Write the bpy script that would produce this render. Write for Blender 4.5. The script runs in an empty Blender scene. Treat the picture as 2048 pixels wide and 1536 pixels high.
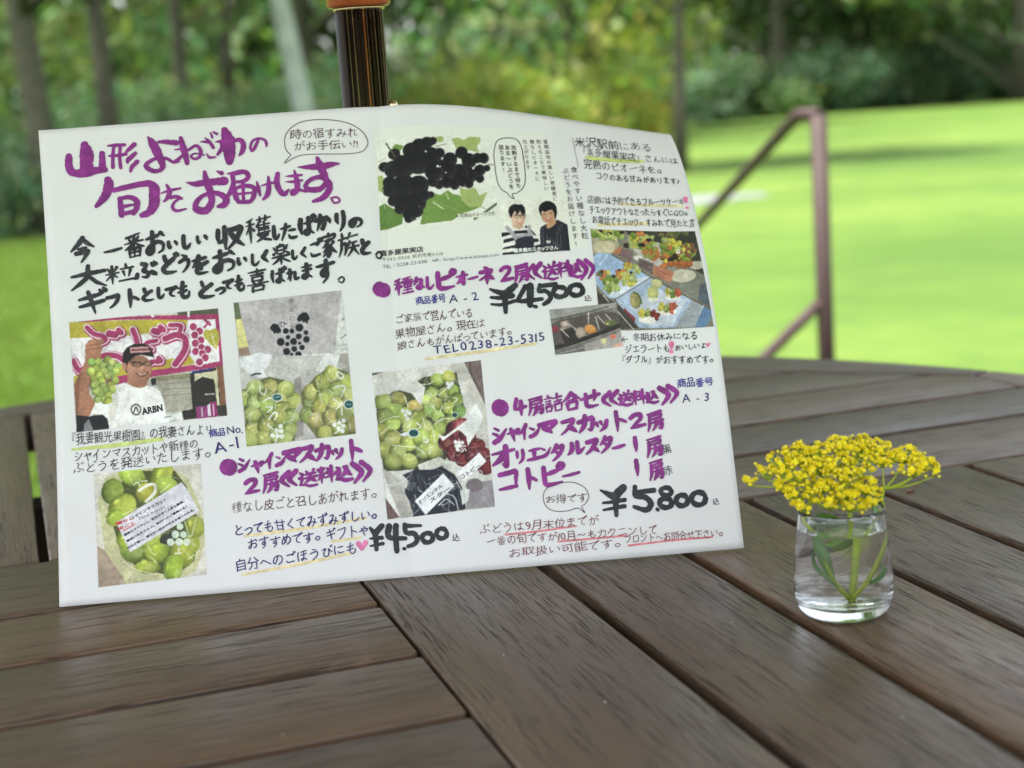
# -*- coding: utf-8 -*-
import bpy, bmesh, math, random
import numpy as np
from mathutils import Vector, Matrix
R_ = math.radians
random.seed(7); RNG = np.random.default_rng(11)
scene = bpy.context.scene
COL = scene.collection

# ------------------------------------------------------------------ camera, light, exposure
TOP = 0.72                                  # height of the table top
CAM = np.array([0.0, 0.0, TOP + 0.276])
YAW, PITCH, ROLL, FPX = 0.305034, 0.178719, -0.069903, 3111.59
cy, sy, cp, sp = math.cos(YAW), math.sin(YAW), math.cos(PITCH), math.sin(PITCH)
FWD = np.array([sy*cp, cy*cp, -sp]); r0 = np.array([cy, -sy, 0.0]); u0 = np.cross(r0, FWD)
RGT = r0*math.cos(ROLL) + u0*math.sin(ROLL); UPV = -r0*math.sin(ROLL) + u0*math.cos(ROLL)
cd = bpy.data.cameras.new('camera'); cam = bpy.data.objects.new('camera', cd); COL.objects.link(cam)
m = Matrix.Identity(4)
for i in range(3):
    m[i][0], m[i][1], m[i][2], m[i][3] = RGT[i], UPV[i], -FWD[i], CAM[i]
cam.matrix_world = m
cd.sensor_width = 36.0; cd.lens = FPX/2048*36.0
cd.clip_start = 0.05; cd.clip_end = 600
cd.dof.use_dof = True; cd.dof.focus_distance = 0.925; cd.dof.aperture_fstop = 6.8
scene.camera = cam

world = bpy.data.worlds.new('World'); scene.world = world; world.use_nodes = True
nt = world.node_tree; nt.nodes.clear()
wo = nt.nodes.new('ShaderNodeOutputWorld'); wb = nt.nodes.new('ShaderNodeBackground'); sk = nt.nodes.new('ShaderNodeTexSky')
sk.sky_type = 'NISHITA'; sk.sun_disc = False
SUN_EL, SUN_AZ = R_(72), R_(-112)             # azimuth clockwise from +Y
sk.sun_elevation = SUN_EL; sk.sun_rotation = SUN_AZ; sk.air_density = 1.0; sk.dust_density = 3.0; sk.ozone_density = 1.0
wb.inputs['Strength'].default_value = 0.13
hz = nt.nodes.new('ShaderNodeHueSaturation'); hz.inputs['Saturation'].default_value = .38   # hazy, nearly white summer sky
wt = nt.nodes.new('ShaderNodeMix'); wt.data_type = 'RGBA'; wt.blend_type = 'MULTIPLY'; wt.inputs[0].default_value = 1.0; wt.inputs[7].default_value = (1.0, 1.0, .985, 1)
nt.links.new(sk.outputs[0], hz.inputs['Color']); nt.links.new(hz.outputs[0], wt.inputs[6]); nt.links.new(wt.outputs[2], wb.inputs[0]); nt.links.new(wb.outputs[0], wo.inputs[0])
sl = bpy.data.lights.new('sun', 'SUN'); sun = bpy.data.objects.new('sun', sl); COL.objects.link(sun)
sl.energy = 3.0; sl.angle = R_(3.0); sl.color = (1.0, 0.95, 0.86)
sd = Vector((math.sin(SUN_AZ)*math.cos(SUN_EL), math.cos(SUN_AZ)*math.cos(SUN_EL), math.sin(SUN_EL)))
sun.rotation_euler = sd.to_track_quat('Z', 'Y').to_euler()
scene.view_settings.view_transform = 'Standard'; scene.view_settings.look = 'None'
scene.view_settings.exposure = 2.12; scene.view_settings.gamma = 1.0
scene.view_settings.use_curve_mapping = False
scene.render.engine = 'CYCLES'
scene.cycles.use_denoising = True
scene.cycles.max_bounces = 14; scene.cycles.transmission_bounces = 14; scene.cycles.transparent_max_bounces = 12
scene.cycles.sample_clamp_indirect = 6.0

# ------------------------------------------------------------------ helpers
def at(px, py, dist):
    "a point dist metres in front of the camera, seen at px, py of the photograph"
    d = FWD + RGT*(px-1024)/FPX - UPV*(py-768)/FPX
    return CAM + d*dist
def lin(c):
    c = np.asarray(c, float)/255.0
    return np.where(c <= .04045, c/12.92, ((c+.055)/1.055)**2.4)
def link(o, parent=None):
    COL.objects.link(o)
    if parent: o.parent = parent
    return o
def tag(o, label=None, cat=None, group=None, kind=None):
    for k, v in (('label', label), ('category', cat), ('group', group), ('kind', kind)):
        if v: o[k] = v
    return o
def empty(name, loc, label, cat, group=None, rz=0):
    o = bpy.data.objects.new(name, None); COL.objects.link(o); o.location = loc; o.rotation_euler.z = rz
    o.empty_display_size = .05
    return tag(o, label, cat, group)
def mesh_obj(name, verts, faces, mat, parent=None, smooth=False, colors=None):
    me = bpy.data.meshes.new(name)
    verts = np.asarray(verts, dtype=np.float32)
    if isinstance(faces, np.ndarray):
        nf, k = faces.shape
        me.vertices.add(len(verts)); me.vertices.foreach_set('co', verts.ravel())
        me.loops.add(nf*k); me.loops.foreach_set('vertex_index', faces.ravel().astype(np.int32))
        me.polygons.add(nf); me.polygons.foreach_set('loop_start', np.arange(0, nf*k, k, dtype=np.int32))
        me.update(calc_edges=True)
    else:
        me.from_pydata([tuple(map(float, v)) for v in verts], [], faces); me.update()
    me.validate()
    if smooth: me.polygons.foreach_set('use_smooth', [True]*len(me.polygons))
    if colors is not None:
        ca = me.color_attributes.new('tint', 'FLOAT_COLOR', 'POINT')
        c4 = np.ones((len(verts), 4), np.float32); c4[:, :3] = colors
        ca.data.foreach_set('color', c4.ravel())
    if mat: me.materials.append(mat)
    o = bpy.data.objects.new(name, me)
    return link(o, parent)
def tube(pts, rad, n=10, caps=True):
    "verts, faces of a tube through pts with a radius per point"
    pts = [Vector(p) for p in pts]; rad = rad if hasattr(rad, '__len__') else [rad]*len(pts)
    V, F = [], []; ref = Vector((0, 0, 1))
    for i, p in enumerate(pts):
        t = (pts[min(i+1, len(pts)-1)] - pts[max(i-1, 0)]).normalized()
        if i == 0:
            if abs(t.dot(ref)) > .95: ref = Vector((1, 0, 0))
            a = t.cross(ref).normalized()
        else:
            a = (a - t*a.dot(t)).normalized()
        b = t.cross(a)
        for k in range(n):
            an = 2*math.pi*k/n
            V.append(p + (a*math.cos(an) + b*math.sin(an))*rad[i])
    for i in range(len(pts)-1):
        for k in range(n):
            F.append((i*n+k, i*n+(k+1) % n, (i+1)*n+(k+1) % n, (i+1)*n+k))
    if caps:
        F.append(tuple(range(n-1, -1, -1))); F.append(tuple(range((len(pts)-1)*n, len(pts)*n)))
    return V, F
def lathe(prof, n=64):
    V, F = [], []
    for r, z in prof:
        for k in range(n):
            a = 2*math.pi*k/n; V.append((r*math.cos(a), r*math.sin(a), z))
    for i in range(len(prof)-1):
        for k in range(n):
            F.append((i*n+k, i*n+(k+1) % n, (i+1)*n+(k+1) % n, (i+1)*n+k))
    return V, F
def catmull(P, sub=6):
    P = np.asarray(P, float)
    if len(P) < 3: return np.array([P[0]+(P[-1]-P[0])*t for t in np.linspace(0, 1, sub+1)])
    Q = np.vstack([2*P[0]-P[1], P, 2*P[-1]-P[-2]]); out = []
    for i in range(1, len(Q)-2):
        for t in np.arange(0, 1, 1/sub):
            a, b, c, d = Q[i-1], Q[i], Q[i+1], Q[i+2]
            out.append(.5*((2*b)+(-a+c)*t+(2*a-5*b+4*c-d)*t*t+(-a+3*b-3*c+d)*t**3))
    out.append(P[-1]); return np.array(out)
def join(parts):
    V, F = [], []
    for v, f in parts:
        o = len(V); V += list(v); F += [tuple(i+o for i in q) for q in f]
    return V, F
def box(x0, x1, y0, y1, z0, z1):
    return ([(x0,y0,z0),(x1,y0,z0),(x1,y1,z0),(x0,y1,z0),(x0,y0,z1),(x1,y0,z1),(x1,y1,z1),(x0,y1,z1)],
            [(0,3,2,1),(4,5,6,7),(0,1,5,4),(1,2,6,5),(2,3,7,6),(3,0,4,7)])

# ------------------------------------------------------------------ materials
def mat(name, col=(.5,.5,.5), rough=.6, metal=0.0, spec=.5):
    m = bpy.data.materials.new(name); m.use_nodes = True
    b = m.node_tree.nodes['Principled BSDF']
    b.inputs['Base Color'].default_value = (*col, 1); b.inputs['Roughness'].default_value = rough
    b.inputs['Metallic'].default_value = metal; b.inputs['Specular IOR Level'].default_value = spec
    return m
class N:
    "tiny node-graph helper"
    def __init__(s, m): s.m = m; s.t = m.node_tree; s.b = s.t.nodes['Principled BSDF']
    def new(s, typ, **kw):
        n = s.t.nodes.new(typ)
        for k, v in kw.items():
            if hasattr(n, k): setattr(n, k, v)
            else: n.inputs[k].default_value = v
        return n
    def l(s, a, b): s.t.links.new(a, b)
    def noise(s, vec, scale, detail=3, rough=.5, dist=0):
        n = s.new('ShaderNodeTexNoise'); n.inputs['Scale'].default_value = scale; n.inputs['Detail'].default_value = detail
        n.inputs['Roughness'].default_value = rough; n.inputs['Distortion'].default_value = dist
        if vec is not None: s.l(vec, n.inputs['Vector'])
        return n.outputs['Fac']
    def mapping(s, vec, sc, loc=(0,0,0)):
        n = s.new('ShaderNodeMapping'); n.inputs['Scale'].default_value = sc; n.inputs['Location'].default_value = loc
        s.l(vec, n.inputs['Vector']); return n.outputs[0]
    def ramp(s, fac, stops):
        n = s.new('ShaderNodeValToRGB'); e = n.color_ramp.elements
        while len(e) < len(stops): e.new(.5)
        for i, (p, c) in enumerate(stops):
            e[i].position = p; e[i].color = (*c, 1) if hasattr(c, '__len__') else (c, c, c, 1)
        s.l(fac, n.inputs[0]); return n.outputs[0]
    def mix(s, fac, a, b, mode='MIX'):
        n = s.new('ShaderNodeMix', data_type='RGBA', blend_type=mode)
        for v, i in ((fac, 0), (a, 6), (b, 7)):
            if hasattr(v, 'is_output') or hasattr(v, 'links'): s.l(v, n.inputs[i])
            elif i == 0: n.inputs[0].default_value = v
            else: n.inputs[i].default_value = (*v, 1) if len(v) == 3 else v
        return n.outputs[2]
    def math(s, op, a, b=0.0):
        n = s.new('ShaderNodeMath', operation=op)
        for v, i in ((a, 0), (b, 1)):
            if hasattr(v, 'links'): s.l(v, n.inputs[i])
            else: n.inputs[i].default_value = v
        return n.outputs[0]
    def bump(s, h, strength, dist):
        n = s.new('ShaderNodeBump'); n.inputs['Strength'].default_value = strength; n.inputs['Distance'].default_value = dist
        s.l(h, n.inputs['Height']); s.l(n.outputs[0], s.b.inputs['Normal']); return n.outputs[0]

def wood_material():
    m = mat('weathered_stained_wood', rough=.5); g = N(m)
    tc = g.new('ShaderNodeTexCoord').outputs['Object']
    oi = g.new('ShaderNodeObjectInfo')
    cmb = g.new('ShaderNodeCombineXYZ')
    off = g.math('MULTIPLY', oi.outputs['Random'], 37.0)
    g.l(off, cmb.inputs[0]); g.l(g.math('MULTIPLY', oi.outputs['Random'], 11.3), cmb.inputs[1]); g.l(off, cmb.inputs[2])
    add = g.new('ShaderNodeVectorMath', operation='ADD'); g.l(tc, add.inputs[0]); g.l(cmb.outputs[0], add.inputs[1]); v = add.outputs[0]
    broad = g.noise(g.mapping(v, (2.2, 14, 14)), 1.0, 4, .55, .6)
    base = g.ramp(broad, [(.28, (.070,.041,.023)), (.5, (.103,.062,.036)), (.72, (.138,.087,.052))])
    tone = g.ramp(oi.outputs['Random'], [(0, (.72,.70,.70)), (.35, (1.02,.96,.92)), (.65, (.90,.90,.92)), (1, (1.30,1.20,1.08))])
    base = g.mix(1.0, base, tone, 'MULTIPLY')
    # figure: long wavy annual lines
    wv = g.noise(g.mapping(v, (3.0, 120, 120)), 1.0, 4, .6, 1.6)
    base = g.mix(g.ramp(wv, [(.33, .50), (.47, 0.0)]), base, (.030,.018,.012))
    # open pores: thin dark dashes along the grain, gathered in bands
    p1 = g.noise(g.mapping(v, (30, 1350, 500)), 1.0, 2, .6)
    p2 = g.noise(g.mapping(v, (5, 70, 70)), 1.0, 3, .6, .8)
    pm = g.math('MULTIPLY', g.ramp(p1, [(.545, 0.0), (.61, 1.0)]), g.ramp(p2, [(.40, .12), (.55, 1.0)]))
    base = g.mix(g.math('MULTIPLY', pm, .82), base, (.012,.007,.005))
    # fine pale fibre and worn tan scuffs
    f1 = g.noise(g.mapping(v, (25, 1500, 1500)), 1.0, 2, .5)
    base = g.mix(g.ramp(f1, [(.5, 0.0), (.78, .28)]), base, (.17,.135,.105))
    sc = g.noise(g.mapping(v, (12, 26, 26)), 1.0, 6, .66, .6)
    base = g.mix(g.ramp(sc, [(.62, 0.0), (.73, .55)]), base, (.20,.135,.075))
    g.l(base, g.b.inputs['Base Color'])
    rg = g.ramp(g.noise(g.mapping(v, (10, 14, 14)), 1.0, 4), [(.3, .27), (.7, .44)])
    g.l(g.mix(pm, rg, (.85,.85,.85)), g.b.inputs['Roughness'])
    g.b.inputs['Specular IOR Level'].default_value = .5
    hh = g.math('ADD', g.math('MULTIPLY', pm, -1.0), g.math('ADD', g.math('MULTIPLY', f1, .30), g.math('MULTIPLY', wv, .35)))
    g.bump(hh, .55, .0006)
    return m
WOOD = wood_material()
def noisy(name, stops, scale, rough=.8, bump=0, bs=1, coord='Object', detail=5):
    m = mat(name, rough=rough); g = N(m)
    v = g.new('ShaderNodeTexCoord').outputs[coord]
    n = g.noise(v, scale, detail, .6); g.l(g.ramp(n, stops), g.b.inputs['Base Color'])
    if bump: g.bump(g.noise(v, scale*bs, 5, .65), bump, .01)
    return m
def tint_material(name, rough=.75, translucent=0.0, spec=.3, gain=1.0):
    m = mat(name, rough=rough, spec=spec); g = N(m)
    a = g.new('ShaderNodeAttribute', attribute_name='tint')
    g.l(a.outputs['Color'], g.b.inputs['Base Color'])
    if translucent:
        tr = g.new('ShaderNodeBsdfTranslucent'); mx = g.new('ShaderNodeMixShader'); mx.inputs[0].default_value = translucent
        br = g.mix(1.0, a.outputs['Color'], (1.5,1.7,.7), 'MULTIPLY'); g.l(br, tr.inputs[0])
        out = g.t.nodes['Material Output']
        g.l(g.b.outputs[0], mx.inputs[1]); g.l(tr.outputs[0], mx.inputs[2]); g.l(mx.outputs[0], out.inputs[0])
    return m
LEAF = tint_material('foliage_leaf', .6, .35, .35)
BARK = noisy('tree_bark', [(.3,(.034,.034,.020)),(.7,(.075,.072,.045))], 9, .9, .6, 3)  # bark lightened to stand in for haze over the trunks
PALEBARK = noisy('pale_tree_bark', [(.3,(.22,.26,.21)),(.7,(.36,.41,.35))], 4, .9, .3, 3)

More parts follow.
